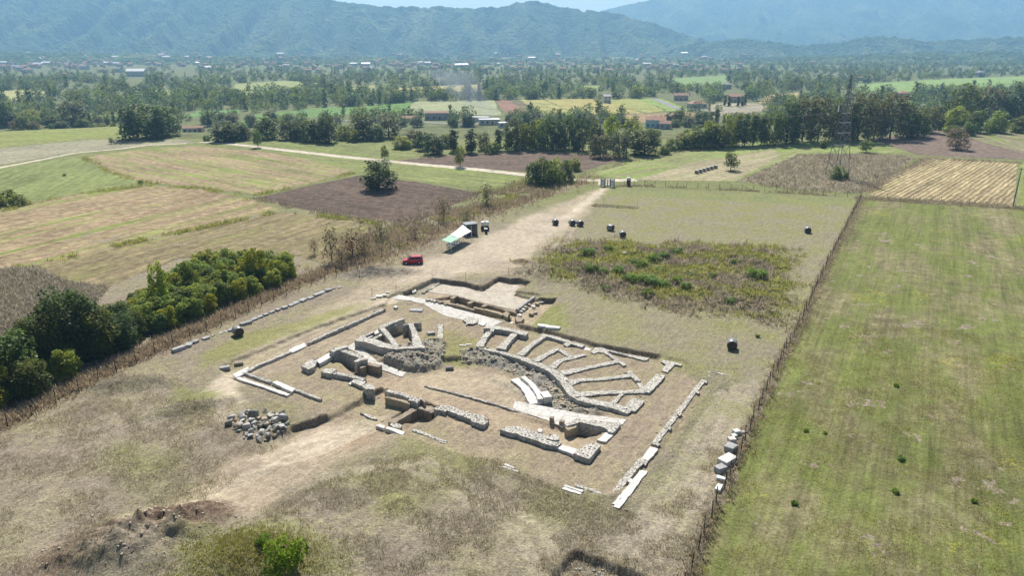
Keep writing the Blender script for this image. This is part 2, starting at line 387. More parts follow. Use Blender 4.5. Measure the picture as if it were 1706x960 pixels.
M['house_blue'] = m_plain('pale_blue_plaster', (.42, .56, .62), .85, .2, var=.06, scale=.5)
M['roof_red'] = m_plain('terracotta_tiles', (.31, .175, .12), .85, .15, var=.3, scale=1.2)
M['roof_brown'] = m_plain('brown_tiles', (.26, .16, .11), .85, .15, var=.3, scale=1.2)
M['roof_grey'] = m_plain('grey_sheet_roof', (.22, .21, .20), .6, .3, var=.2, scale=1)
M['roof_white'] = m_plain('white_sheet_roof', (.55, .55, .54), .5, .4, var=.06, scale=1)
M['pane'] = m_plain('window_pane', (.03, .035, .04), .15, .5)
M['glassins'] = m_plain('white_insulator', (.80, .82, .83), .15, .6)
M['asphalt'] = m_plain('asphalt', (.22, .21, .20), .9, .1, var=.15, scale=.3)
M['tarp'] = m_plain('pale_tarp', (.60, .62, .60), .5, .3, var=.08)
M['leaf_dark'] = m_leaf('dark_leaves', (.034, .060, .014), (.125, .170, .038))
M['leaf_mid'] = m_leaf('mid_leaves', (.060, .100, .018), (.21, .27, .050))
M['leaf_light'] = m_leaf('light_leaves', (.13, .175, .025), (.40, .46, .085), trans=.55)
M['leaf_olive'] = m_leaf('olive_leaves', (.075, .085, .028), (.21, .21, .08))
M['leaf_brown'] = m_leaf('dry_leaves', (.12, .095, .050), (.29, .225, .12), hue=.02)
M['leaf_bright'] = m_leaf('bright_green_leaves', (.085, .15, .02), (.23, .34, .05), hue=.02)
M['drygrass'] = m_leaf('dry_grass_blades', (.24, .19, .115), (.48, .41, .28), hue=.02, trans=.45)
M['drybush'] = m_leaf('dry_weeds', (.21, .17, .11), (.45, .385, .28), hue=.02, trans=.45)
M['greengrass'] = m_leaf('green_grass_blades', (.20, .21, .05), (.43, .42, .13), hue=.02, trans=.5)
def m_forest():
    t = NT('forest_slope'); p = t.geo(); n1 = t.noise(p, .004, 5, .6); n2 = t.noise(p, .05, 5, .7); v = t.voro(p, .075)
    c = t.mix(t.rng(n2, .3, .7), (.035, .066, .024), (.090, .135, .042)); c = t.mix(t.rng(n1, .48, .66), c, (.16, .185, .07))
    c = t.scale(c, t.rng(v.outputs['Distance'], 0, .8, 1.15, .75))  # gaps between crowns darkened: shade among the trees put into the colour
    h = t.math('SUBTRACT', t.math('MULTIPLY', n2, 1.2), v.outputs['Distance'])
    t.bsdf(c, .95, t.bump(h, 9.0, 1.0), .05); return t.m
M['forest'] = m_forest()
# ---------------------------------------------------------------- ground sheet
def axis(lo, hi, st, neg, posv):
    core = np.arange(lo, hi+1e-6, st); up = [hi]; dn = [lo]
    s = st
    for lim, g, cap in posv:
        while up[-1] < lim: s = min(s*g, cap); up.append(up[-1]+s)
    s = st
    for lim, g, cap in neg:
        while dn[-1] > lim: s = min(s*g, cap); dn.append(dn[-1]-s)
    return np.concatenate([np.array(dn[1:][::-1]), core, np.array(up[1:])])
gx = axis(-40, 40, .19, [(-110, 1.012, .8), (-4800, 1.06, 400)], [(110, 1.012, .8), (4800, 1.06, 400)])
gy = axis(39, 128, .19, [(26, 1.01, .4), (-150, 1.2, 40)], [(200, 1.012, .8), (420, 1.02, 6), (6400, 1.05, 400)])
X, Y = np.meshgrid(gx, gy); nx, ny = len(gx), len(gy); X = X.ravel(); Y = Y.ravel()
Z = hz(X, Y)
idx = np.arange(nx*ny).reshape(ny, nx)
F = np.stack([idx[:-1, :-1].ravel(), idx[:-1, 1:].ravel(), idx[1:, 1:].ravel(), idx[1:, :-1].ravel()], 1)
gme = mesh_np('ground', np.stack([X, Y, Z], 1), F, M['ground'], smooth=True)
C = np.tile(np.array([.272, .224, .166]), (len(X), 1)); MX = np.tile(np.array([1.0, .5, 0.0]), (len(X), 1))
far = sstep(135, 190, Y)[:, None]
C = C*(1-far)+np.array([.165, .185, .065])*far
C = np.where((Y > 300)[:, None], np.array([.10, .12, .045]), C)
def paint(pts, col, soft=.6, mix=None, amt=1.0, wob=.8, P=None, line=None):
    P = poly(pts) if P is None else P
    lo, hi = P.min(0)-soft-2-(line or 0), P.max(0)+soft+2+(line or 0)
    m = (X > lo[0]) & (X < hi[0]) & (Y > lo[1]) & (Y < hi[1])
    if not m.any(): return
    xx, yy = X[m], Y[m]
    d = (line-ldist(P, xx, yy)) if line else sdist(P, xx, yy)
    d = d+(fbm(xx*.45, yy*.45, 41, 4)-.5)*2*wob
    w = (sstep(-soft, soft, d)*amt)[:, None]
    C[m] = C[m]*(1-w)+np.array(col)*w
    if mix is not None: MX[m] = MX[m]*(1-w)+np.array(mix)*w
TAN = (.30, .24, .175); EARTH = (.40, .335, .255); OLV = (.175, .165, .075); GRN = (.17, .185, .06)
# whole fenced plot beyond the ruin: thin green turf
paint([(1023,312),(1432,332),(1300,600),(1230,720),(1120,640),(890,555),(870,470),(960,395)], (.265, .23, .155), 3, (.9, .95, 0), .9, 2)
paint([(1060,320),(1420,335),(1390,400),(1100,390),(1010,345)], (.25, .225, .14), 3, (.8, 1.25, 0), .8, 3)
paint([(1010,312),(1432,332),(1425,345),(1000,325)], (.16, .20, .06), 1, (.5, 1.0, 0), .7, 1)
# brown tan lower left and lower right
paint([(0,960),(0,740),(260,650),(380,690),(480,740),(330,850),(180,930)], (.29, .237, .178), 3, (1.0, .35, 0), .85, 2)
paint([(420,800),(640,760),(940,800),(1130,830),(1140,960),(500,960)], (.272, .226, .168), 3, (1.0, .38, 0), .9, 2)
paint([(560,780),(700,735),(840,760),(800,830),(640,850)], (.215, .19, .10), 3, (.9, 1.0, 0), .7, 2)
paint([(900,790),(1000,800),(1060,850),(980,880),(880,850)], (.17, .16, .085), 2, (1.0, .6, 0), .6, 2)
paint([(1160,620),(1250,640),(1200,760),(1090,930),(1040,900),(1120,740)], (.20, .185, .115), 3, (1.0, .6, 0), .7, 2)
# strip under the left fence, dead weeds
paint([(0,735),(200,625),(500,487),(690,412),(860,345),(985,306),(960,300),(830,340),(660,395),(480,465),(200,600),(0,700)], (.235, .185, .125), .8, (1.0, .3, 0), .9, .8)
# broad bare-earth track from the gate through the car park to the ramp
paint([(1000,313),(1014,313),(985,345),(962,372),(915,405),(890,425),(870,452),(840,458),(735,458),(668,478),(640,492),(560,535),(450,590),(385,640),(362,640),(400,595),(500,532),(575,495),(640,455),(690,438),(760,418),(830,385),(900,352)], (.365, .30, .215), 1.6, (.55, .12, 0), .95, 1.6)
paint([(880,430),(910,395),(960,372),(900,352),(790,405),(700,440),(660,470),(760,460)], EARTH, 2, (.35, .05, 0), .8, 2)
paint([(1001,314),(1012,314),(950,365),(930,365)], (.46, .39, .29), 1, (.2, 0, 0), .9, .8)
paint([(362,640),(392,636),(384,660),(398,690),(378,695),(364,665)], (.44, .37, .275), .5, (.3, .05, 0), .95, .5)
paint([(640,497),(560,533),(450,585),(385,632),(366,650),(375,668)], (.45, .38, .28), .7, (.25, .02, 0), .9, .6, line=1.9, P=poly([(640,497),(560,533),(450,585),(385,632),(366,650),(378,672),(390,692)]))
# worn road at lower centre
paint([(700,690),(600,690),(545,690),(440,742),(330,815),(240,850),(150,905),(260,905),(390,880),(470,830),(560,770),(640,735)], (.355, .285, .205), 1.4, (.5, .08, 0), .95, 1.6)
paint([(640,650),(612,662),(570,692),(490,725),(420,765),(480,780),(560,745),(640,705),(690,680)], (.42, .345, .255), .8, (.25, 0, 0), .9, .8)
paint([(580,710),(640,700),(620,735),(560,750)], (.28, .20, .13), 1.2, (.6, .1, 0), .7, 1)
# green bits beside the path
paint([(330,590),(400,560),(640,495),(610,512),(420,580),(340,610)], (.25, .25, .075), 1, (.6, 1.2, 0), .7, 1)
paint([(285,640),(365,655),(350,690),(290,690)], (.20, .21, .07), 1.2, (.7, 1.2, 0), .8, 1)
paint([(205,750),(300,760),(290,830),(200,850)], (.21, .20, .09), 3, (.9, 1.1, 0), .6, 2)
paint([(380,675),(500,665),(490,715),(385,700)], (.24, .215, .11), 1, (.8, .9, 0), .7, 1)
# inside the theatre
paint([(372,612),(450,575),(640,506),(725,500),(862,541),(1095,595),(1180,640),(1030,820),(900,795),(640,712),(540,690)], (.315, .25, .18), .8, (.75, .45, 0), .9, .8)
paint([(400,615),(640,512),(660,530),(600,560),(500,600),(440,620)], (.33, .265, .19), .6, (.6, .15, 0), .9, .6)
paint([(740,545),(800,560),(795,575),(770,600),(740,595),(700,560)], (.25, .225, .10), .8, (.7, 1.0, 0), .8, .8)
paint([(560,610),(640,655),(760,700),(840,712),(930,740),(1000,735),(930,690),(850,670),(880,650),(840,620),(760,605),(690,615)], (.355, .275, .195), .6, (.5, .2, 0), .95, .7)
paint([(700,612),(760,600),(840,612),(890,650),(885,670),(850,665),(760,650),(700,640)], (.37, .30, .215), .6, (.4, .15, 0), .9, .6)
paint([(895,525),(990,500),(1200,545),(1160,600),(1000,570),(930,550)], (.27, .235, .15), 2, (.9, .75, 0), .8, 1.5)
paint([(885,520),(930,510),(950,545),(890,545)], (.22, .24, .07), 1, (.6, 1.2, 0), .8, 1)
paint(None, (.30, .285, .255), .5, (1.0, .35, 1), .95, .4, P=RUB_L)
paint(None, (.30, .285, .255), .5, (1.0, .35, 1), .95, .4, P=RUB_R)
paint([(870,636),(880,645),(905,672),(895,672),(870,650),(820,620),(830,618)], (.30, .27, .21), .4, (.8, .2, 0), .8, .4)
# plaza floor is a slab object; rough earth round it
paint(PLAZA_CUT, (.36, .285, .20), .4, (.5, .1, 0), .95, .3)
paint([(676,488),(716,468),(732,468),(690,494)], (.27, .25, .19), .4, (.6, .5, 0), .8, .3)
# cut faces: raw earth on steep slopes
gyz, gxz = np.gradient(Z.reshape(ny, nx), gy, gx)
steep = sstep(.5, 1.1, np.hypot(gyz, gxz).ravel())*(Y < 200)*(1-sstep(-.5, 0, sdist(WEED, X, Y)))
for P in (RUB_L, RUB_R): steep = steep*(1-sstep(-.8, 0, sdist(P, X, Y)))
C = C*(1-steep[:, None])+np.array([.20, .155, .11])*steep[:, None]; MX = MX*(1-steep[:, None])+np.array([.8, .1, 0])*steep[:, None]
# spoil heaps
for (c, rx, ry, a, h, ro), col, gr in zip(MOUNDS, [(.17,.115,.08),(.17,.12,.085),(.29,.24,.18),(.25,.245,.12),(.26,.235,.145),(.20,.135,.09),(.235,.205,.165),(.19,.165,.12),(.20,.175,.13),(.22,.18,.13)], [0,0,.3,1.2,.9,0,.1,.4,.5,.3]):
    dx, dy = X-c[0], Y-c[1]; u = (dx*math.cos(a)+dy*math.sin(a))/rx; v = (-dx*math.sin(a)+dy*math.cos(a))/ry
    w = (sstep(1.25, .5, np.sqrt(u*u+v*v)+(fbm(X*.6, Y*.6, 51, 3)-.5)*.7))[:, None]*.95
    C = C*(1-w)+np.array(col)*w; MX = MX*(1-w)+np.array([1, gr, .5])*w
w = sstep(-1.5, 2.5, sdist(WEED, X, Y)+(fbm(X*.4, Y*.4, 61, 3)-.5)*4)[:, None]
wn = sstep(.42, .60, fbm(X*.25, Y*.25, 63, 4))[:, None]
C = C*(1-w)+(np.array([.235, .20, .14])*(1-wn)+np.array([.235, .23, .085])*wn)*w; MX = MX*(1-w)+np.array([1, .8, 0])*w
# wheel ruts
for pts, wd in (([(1006,314),(960,352),(900,398),(800,440),(680,478),(600,515),(450,585),(375,640),(388,690)], .25), ([(470,745),(560,705),(640,680)], .3), ([(430,790),(540,735),(650,690)], .3), ([(1245,640),(1190,760),(1090,920),(1060,960)], .5), ([(1215,650),(1150,770),(1040,930)], .5), ([(560,790),(690,770),(880,880),(920,960)], .5), ([(300,850),(480,760),(600,700)], .35), ([(955,370),(930,415),(880,460)], .3)):
    P = poly(pts)
    for off in (-.9, .9):
        dd = ldist(P+np.array([off, off*.4]), X, Y)+(vnoise(X*.8, Y*.8, 71)-.5)*.35
        w = (sstep(wd+.3, wd-.1, dd)*.58)[:, None]; C = C*(1-w)+np.array([.43, .365, .27])*w
colattr(gme, 'Col', C); colattr(gme, 'Mix', MX)
ground = tag(obj('ground', gme), kind='structure')
# ---------------------------------------------------------------- fields (sheets just above the ground)
FIELDS = []
def sheet(name, pts, mat, lift=.03, wob=.5, seg=2.0, plane=0.0):
    P = np.array([G(a, b)[:2] for a, b in pts]); out = []
    FIELDS.append(P)
    for i in range(len(P)):
        a, b = P[i], P[(i+1) % len(P)]; L = np.linalg.norm(b-a); k = max(1, int(L/seg))
        for j in range(k): out.append(a+(b-a)*j/k+(RNG.random(2)-.5)*wob)
    bm = bmesh.new(); z = max(GZ(*p) for p in P)+lift
    f = bm.faces.new([bm.verts.new((p[0], p[1], z)) for p in out]); f.normal_update()
    if f.normal.z < 0: f.normal_flip()
    bmesh.ops.triangulate(bm, faces=[f]); me = bpy.data.meshes.new(name); bm.to_mesh(me); bm.free(); me.materials.append(mat)
    return tag(obj(name, me), kind='structure')
def dirang(a, b, plane=0):
    d = W2(*b, plane)-W2(*a, plane); return math.atan2(d[1], d[0])-math.pi/2
def fm(name, cols, a, b, **k): return m_field(name, cols, -dirang(a, b), **k)
aL = ((60,440),(430,340))
sheet('stubble_field', [(-40,452),(0,352),(120,325),(250,309),(340,316),(430,336),(462,350),(300,388),(60,443)], fm('stubble', [(.215,.158,.092),(.315,.24,.145)], *aL, green=.56, fur=.25, fscale=.5, streak=1.3), .02)
sheet('stubble_field', [(138,262),(240,248),(330,243),(470,255),(592,284),(520,305),(425,324),(330,312),(235,303),(190,290)], fm('stubble_far', [(.215,.162,.096),(.31,.236,.145)], (140,262),(430,322), green=.6, fur=.25, fscale=.5, streak=1.3), .02)
sheet('grass_field', [(-40,292),(0,276),(132,262),(185,288),(236,304),(120,324),(30,338),(-40,340)], fm('young_crop', [(.15,.18,.06),(.20,.215,.085)], (0,320),(132,262), green=.3, fur=.2, fscale=.45), .024)
sheet('ploughed_field', [(427,330),(520,308),(600,292),(700,304),(802,322),(745,346),(690,372),(600,366),(500,348)], fm('ploughed', [(.125,.09,.066),(.185,.138,.105)], (430,330),(690,372), fur=.9, fscale=.42, bump=.3), .024)
sheet('grass_field', [(62,443),(300,390),(470,353),(600,370),(672,384),(600,420),(540,440),(470,420),(400,425),(300,430),(180,478),(110,468)], fm('rough_pasture', [(.165,.135,.074),(.24,.19,.108)], *aL, green=.6, gcol=(.15,.15,.05), fur=.2, fscale=.6, streak=1.4), .028)
sheet('weedy_field', [(-40,452),(60,446),(110,470),(180,480),(150,520),(60,570),(-40,585)], fm('dead_weed_field', [(.15,.12,.095),(.23,.19,.15)], (0,450),(150,520), green=.2, bump=.35), .02)
sheet('grass_field', [(240,244),(345,237),(430,243),(560,262),(700,276),(868,290),(862,312),(800,320),(700,302),(600,290),(470,254),(330,242)], fm('strip_turf', [(.15,.175,.06),(.20,.205,.085)], (345,237),(700,276), green=.5, streak=1.0), .016)
sheet('fallow_field', [(-40,262),(0,247),(150,232),(300,232),(330,238),(240,243),(120,254),(0,275),(-40,283)], fm('fallow', [(.22,.205,.135),(.29,.265,.18)], (0,262),(300,234), green=.35, fur=.2, fscale=.3), .02)
sheet('grass_field', [(-40,222),(200,219),(300,231),(150,231),(0,246),(-40,255)], fm('meadow', [(.17,.20,.055),(.25,.235,.10)], (0,235),(300,230), green=.6, streak=1.2), .02)
sheet('ploughed_field', [(655,268),(760,258),(880,253),(1052,262),(1005,275),(960,289),(880,287),(700,273)], fm('ploughed_far', [(.15,.11,.085),(.20,.15,.115)], (655,270),(1050,262), fur=.7, fscale=.4, bump=.3), .024)
sheet('grass_field', [(430,242),(520,232),(640,240),(700,258),(650,268),(560,259)], fm('belt_turf', [(.14,.165,.06),(.19,.195,.08)], (430,242),(650,266), green=.5), .02)
sheet('grass_field', [(975,292),(1040,272),(1130,254),(1260,238),(1400,233),(1470,236),(1515,254),(1330,258),(1225,302),(1060,300)], fm('bright_meadow', [(.18,.20,.075),(.25,.24,.12)], (975,292),(1260,240), green=.7, gcol=(.15,.20,.05)), .02)
sheet('fallow_field', [(1060,300),(1150,272),(1290,250),(1300,258),(1225,302)], fm('mown_strip', [(.25,.22,.13),(.31,.27,.17)], (1060,298),(1290,252), green=.4), .028)
sheet('weedy_field', [(1228,302),(1330,258),(1450,256),(1526,262),(1480,292),(1438,322),(1330,314)], fm('dry_weed_field', [(.19,.165,.105),(.27,.235,.155)], (1230,300),(1520,262), green=.35, gcol=(.15,.15,.06), bump=.4), .02)
sheet('ploughed_field', [(1446,232),(1570,220),(1650,240),(1760,268),(1600,262),(1530,258)], fm('ploughed_right', [(.17,.125,.095),(.25,.19,.15)], (1450,234),(1700,264), fur=.9, fscale=.28, bump=.3), .024)
sheet('stubble_field', [(1440,318),(1490,290),(1545,262),(1695,272),(1690,345),(1560,338),(1452,326)], fm('golden_stubble', [(.225,.18,.095),(.355,.285,.16)], (1470,325),(1590,265), fur=1.2, fscale=.25, green=.4, gcol=(.20,.19,.07), streak=1.6), .03)
sheet('grass_field', [(1600,222),(1800,218),(1800,262),(1700,262)], fm('scrub_meadow', [(.17,.155,.09),(.23,.20,.12)], (1600,222),(1700,262), green=.6), .016)
sheet('grass_field', [(1700,272),(1800,275),(1800,350),(1694,345)], fm('right_turf', [(.17,.20,.06),(.21,.22,.08)], (1700,345),(1700,275), green=.5), .016)
sheet('grass_field', [(1150,985),(1215,815),(1275,680),(1340,535),(1400,405),(1436,333),(1560,342),(1720,350),(1900,352),(2100,700),(1900,1010)], fm('big_meadow', [(.165,.148,.072),(.225,.198,.108)], (1250,950),(1480,335), green=.86, gs=(.10,.04), gcol=(.122,.136,.042), flecks=.85, streak=.9, bump=.22), .03, .9)
# valley fields
VF = dict(fur=.25, fscale=.12, streak=.9, bump=.3)
def vfield(pts, c, a=None, b=None, green=.2): return sheet('valley_field', pts, fm('valley_crop', [c, tuple(v*1.25 for v in c)], a or pts[0], b or pts[2], green=green, **VF), .05, 2, 8)
for pts, c in (([(395,210),(415,192),(545,178),(600,177),(595,190),(470,200)], (.12,.19,.06)), ([(598,190),(604,177),(690,169),(672,188)], (.11,.19,.05)), ([(668,189),(690,169),(823,167),(836,192)], (.25,.26,.14)),
    ([(825,167),(845,166),(886,191),(846,192)], (.22,.13,.09)), ([(847,166),(863,166),(908,191),(888,191)], (.15,.125,.07)), ([(865,166),(905,165),(960,190),(910,191)], (.27,.25,.09)), ([(907,165),(985,164),(1075,189),(962,190)], (.29,.25,.09)),
    ([(988,166),(1060,164),(1110,184),(1078,188)], (.25,.25,.08)), ([(1062,164),(1100,164),(1160,186),(1112,185)], (.19,.25,.07)), ([(1025,192),(1115,187),(1200,186),(1185,200),(1050,205)], (.26,.19,.10)), ([(385,160),(392,139),(480,134),(545,139),(440,155)], (.22,.24,.09)),
    ([(-20,167),(-10,151),(70,149),(80,160),(20,168)], (.30,.29,.12)), ([(655,156),(665,146),(795,140),(800,151)], (.32,.27,.10)), ([(1115,146),(1125,130),(1215,125),(1205,146)], (.16,.22,.08)), ([(1265,172),(1275,159),(1330,154),(1325,168)], (.32,.24,.12)),
    ([(1425,152),(1430,140),(1560,132),(1720,126),(1720,150),(1560,152)], (.18,.25,.08)), ([(240,160),(250,150),(290,150),(285,162)], (.18,.23,.08)), ([(555,150),(570,143),(640,141),(640,150)], (.22,.22,.09)), ([(300,195),(330,185),(400,182),(395,192)], (.12,.2,.07)),
    ([(960,150),(970,143),(1000,143),(1000,150)], (.2,.24,.08)), ([(150,200),(160,190),(220,190),(220,200)], (.17,.2,.07)), ([(1160,195),(1190,172),(1262,172),(1290,182),(1240,190)], (.27,.24,.16))):
    vfield(pts, c)
# roads
def strip(name, path, w, mat, lift=.045, wob=.3, seg=2.0):
    P = np.array([G(a, b)[:2] for a, b in path]); Q = [P[0]]
    for a, b in zip(P[:-1], P[1:]):
        k = max(1, int(np.linalg.norm(b-a)/seg))
        for j in range(1, k+1): Q.append(a+(b-a)*j/k)
    Q = np.array(Q); T = np.gradient(Q, axis=0); T /= np.linalg.norm(T, axis=1)[:, None]; N = np.stack([-T[:, 1], T[:, 0]], 1)
    j = lambda: ((RNG.random(len(Q))-.5)*wob)[:, None]
    L, Rr = Q+N*(w/2+j()), Q-N*(w/2+j()); z = hz(Q[:, 0], Q[:, 1])+lift
    V = np.concatenate([np.column_stack([L, z]), np.column_stack([Rr, z])]); n = len(Q); i = np.arange(n-1)
    return tag(obj(name, mesh_np(name, V, np.stack([i+n, i+n+1, i+1, i], 1), mat)), kind='structure')
M['track'] = m_field('gravel_track', [(.40,.35,.265),(.50,.44,.345)], streak=.2, bump=.05)
strip('dirt_road', [(335,236),(385,240),(430,245),(560,260),(700,274),(800,283),(880,292),(950,299),(1003,301),(1060,300)], 4.2, M['track'])
strip('dirt_road', [(1008,309),(1010,300)], 4.0, M['track'], .05)
strip('path', [(-40,287),(60,268),(125,255),(200,248),(245,242),(310,239)], 2.4, M['track'])
strip('road', [(1090,164),(1130,182),(1190,184),(1262,181)], 6, M['asphalt'], .09, 0, 8)
strip('road', [(540,200),(690,203),(780,207),(860,202)], 6, M['asphalt'], .09, 0, 8)
# ---------------------------------------------------------------- mountains
def mountain(name, prof, yr, yf, base, amp, seed, u0=-400, u1=2100, du=4.0, nv=150, sc=1.0):
    U = np.arange(u0, u1, du); px, py = zip(*prof)
    t = np.linspace(0, 1.25, nv); yy = yf+t*(yr-yf)
    XX = (U[None, :]-853)/1251*yr*np.ones((nv, 1)); YY = yy[:, None]+0*XX
    zr = np.array([CAM_H+yr*(lambda d: d[2]/d[1])(ray(u, max(-16, np.interp(u, px, py)))) for u in U])[None, :]
    wq_ = XX/(300*sc)+.5*YY/(600*sc)*np.sign(np.sin(XX/900.))*0+1.1*fbm(XX/520, YY/700, seed, 3)+.35*fbm(XX/120, YY/200, seed+2, 3); s = np.abs((wq_ % 1)*2-1)*.36+.17*np.abs(((wq_*2.7+.3) % 1)*2-1)   # spurs and gullies
    tt = np.minimum(t, 1)[:, None]
    pr = np.clip(tt**.85+0*XX, 0, 1); env = 4*tt*(1-tt)
    zz = base+(zr-base)*pr-env*amp*1.0*(1-np.clip(s*1.9, 0, 1))-env*amp*.28*fbm(XX/90, YY/130, seed+5, 3)
    zz -= np.maximum(t-1, 0)[:, None]*(zr-base)*2.0
    zz += (vnoise(XX/9, YY/9, seed+9)-.5)*9+(vnoise(XX/22, YY/22, seed+11)-.5)*10*np.minimum(1, tt*5)
    V = np.stack([XX.ravel(), YY.ravel(), zz.ravel()], 1); n = len(U); ix = np.arange(n*nv).reshape(nv, n)
    Fm = np.stack([ix[:-1, :-1].ravel(), ix[:-1, 1:].ravel(), ix[1:, 1:].ravel(), ix[1:, :-1].ravel()], 1)
    return tag(obj(name, mesh_np(name, V, Fm, M['forest'], smooth=True)), kind='structure')
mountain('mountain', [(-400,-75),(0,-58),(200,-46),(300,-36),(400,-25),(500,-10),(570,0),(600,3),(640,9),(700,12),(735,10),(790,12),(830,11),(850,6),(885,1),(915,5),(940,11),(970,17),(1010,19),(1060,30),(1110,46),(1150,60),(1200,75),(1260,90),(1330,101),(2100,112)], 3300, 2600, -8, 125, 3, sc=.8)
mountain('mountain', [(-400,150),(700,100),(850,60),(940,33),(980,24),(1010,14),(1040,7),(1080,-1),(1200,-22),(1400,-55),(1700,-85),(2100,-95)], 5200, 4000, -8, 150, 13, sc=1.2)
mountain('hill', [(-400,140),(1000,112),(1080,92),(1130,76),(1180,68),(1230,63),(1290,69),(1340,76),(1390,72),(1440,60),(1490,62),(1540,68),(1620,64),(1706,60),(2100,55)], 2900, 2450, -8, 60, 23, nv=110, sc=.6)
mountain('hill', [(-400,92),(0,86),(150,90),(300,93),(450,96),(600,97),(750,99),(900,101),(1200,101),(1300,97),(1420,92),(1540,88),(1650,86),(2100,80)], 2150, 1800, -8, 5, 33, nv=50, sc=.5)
# ---------------------------------------------------------------- air, sky, sun, camera
SUN_EL, SUN_AZ = R(49), R(-6)
hb = MB().box((0, 3350, 185), (14000, 7300, 400)).mesh('haze', None)
hm = bpy.data.materials.new('haze'); hm.use_nodes = True; hm.node_tree.nodes.clear()
ho = hm.node_tree.nodes.new('ShaderNodeOutputMaterial'); hv = hm.node_tree.nodes.new('ShaderNodeVolumePrincipled')
hv.inputs['Color'].default_value = (.36, .68, 1.0, 1); hv.inputs['Density'].default_value = 2.0e-4; hv.inputs['Anisotropy'].default_value = .25
hm.node_tree.links.new(hv.outputs[0], ho.inputs['Volume']); hb.materials.append(hm)
tag(obj('haze', hb), kind='stuff')
w = bpy.data.worlds.new('World'); SC.world = w; w.use_nodes = True; wn_ = w.node_tree; bg = wn_.nodes['Background']
sk = wn_.nodes.new('ShaderNodeTexSky'); sk.sky_type = 'NISHITA'; sk.sun_disc = False; sk.sun_elevation = SUN_EL; sk.sun_rotation = SUN_AZ
wn_.links.new(sk.outputs[0], bg.inputs[0]); bg.inputs[1].default_value = .06
sl = bpy.data.lights.new('sun', 'SUN'); sl.energy = 5.0; sl.angle = R(.53); sl.color = (1, .96, .90); so = bpy.data.objects.new('sun', sl); link(so)
so.rotation_euler = Vector((math.sin(SUN_AZ)*math.cos(SUN_EL), math.cos(SUN_AZ)*math.cos(SUN_EL), math.sin(SUN_EL))).to_track_quat('Z', 'Y').to_euler()
cd = bpy.data.cameras.new('camera'); cd.sensor_width = 36; cd.lens = FPX/1706*36; cd.clip_start = .5; cd.clip_end = 20000
co = bpy.data.objects.new('camera', cd); link(co); co.location = (0, 0, CAM_H); co.rotation_euler = (math.pi/2-PITCH, 0, 0); SC.camera = co
SC.view_settings.view_transform = 'Standard'; SC.view_settings.look = 'None'; SC.view_settings.gamma = 1; SC.view_settings.exposure = 0.74; SC.view_settings.use_curve_mapping = False
SC.cycles.use_denoising = True; SC.cycles.max_bounces = 6; SC.cycles.volume_bounces = 0; SC.cycles.transparent_max_bounces = 8
# ---------------------------------------------------------------- the ruin: every wall a thing of its own
def rough_pts(P, step=.45, jit=.035):
    out = []
    for i in range(len(P)):
        a, b = P[i], P[(i+1) % len(P)]; L = np.linalg.norm(b-a); k = max(1, int(L/step))
        for j in range(k): out.append(a+(b-a)*j/k+(RNG.random(2)-.5)*2*jit)
    return out
_k = [0]; BASEPTS = []
def ccw(P):
    a = 0
    for i in range(len(P)): a += P[i-1][0]*P[i][1]-P[i][0]*P[i-1][1]
    return P if a > 0 else P[::-1]
def shape(P, zt, zb, mat, name, jit=.035, zj=.035, step=.45):
    """rough prism: masonry with a wavering edge and an uneven top"""
    _k[0] += 1
    Q = rough_pts(ccw([np.asarray(p, float) for p in P]), step, jit); n = len(Q)
    bm = bmesh.new(); off = (_k[0] % 23)*.0013
    top = [bm.verts.new((q[0], q[1], zt+off+(RNG.random()-.5)*2*zj)) for q in Q]
    mid = [bm.verts.new((q[0]+(RNG.random()-.5)*jit*1.6, q[1]+(RNG.random()-.5)*jit*1.6, zt-.35)) for q in Q]
    bot = [bm.verts.new((q[0], q[1], zb)) for q in Q]
    for i in range(n):
        j = (i+1) % n
        bm.faces.new((mid[i], mid[j], top[j], top[i])); bm.faces.new((bot[i], bot[j], mid[j], mid[i]))
    f = bm.faces.new(top); bmesh.ops.triangulate(bm, faces=[f]); bm.faces.new(bot[::-1])
    me = bpy.data.meshes.new(name); bm.to_mesh(me); bm.free(); me.materials.append(mat); return me
def wall(name, label, pts, zt, mat='wall', zb=None, cat='wall', jit=.055, zj=.05, group=None, parent=None):
    P = [W2(a, b, zt) for a, b in pts]
    BASEPTS.extend(rough_pts([np.asarray(p) for p in P], 1.2, .5))
    o = obj(name, shape(P, zt, zt-2.4 if zb is None else zb, M[mat], name, jit, zj), parent)
    if parent is None: tag(o, label, cat, group)
    return o
def path_poly(pts, w, zt):
    P = np.array([W2(a, b, zt) for a, b in pts]); n = len(P); T = np.gradient(P, axis=0) if n > 2 else np.array([P[1]-P[0]]*2)
    T = T/np.linalg.norm(T, axis=1)[:, None]; N = np.stack([-T[:, 1], T[:, 0]], 1)
    ww = np.array(w if hasattr(w, '__len__') else [w]*n)[:, None]/2*.84
    return np.concatenate([P+N*ww, (P-N*ww)[::-1]])
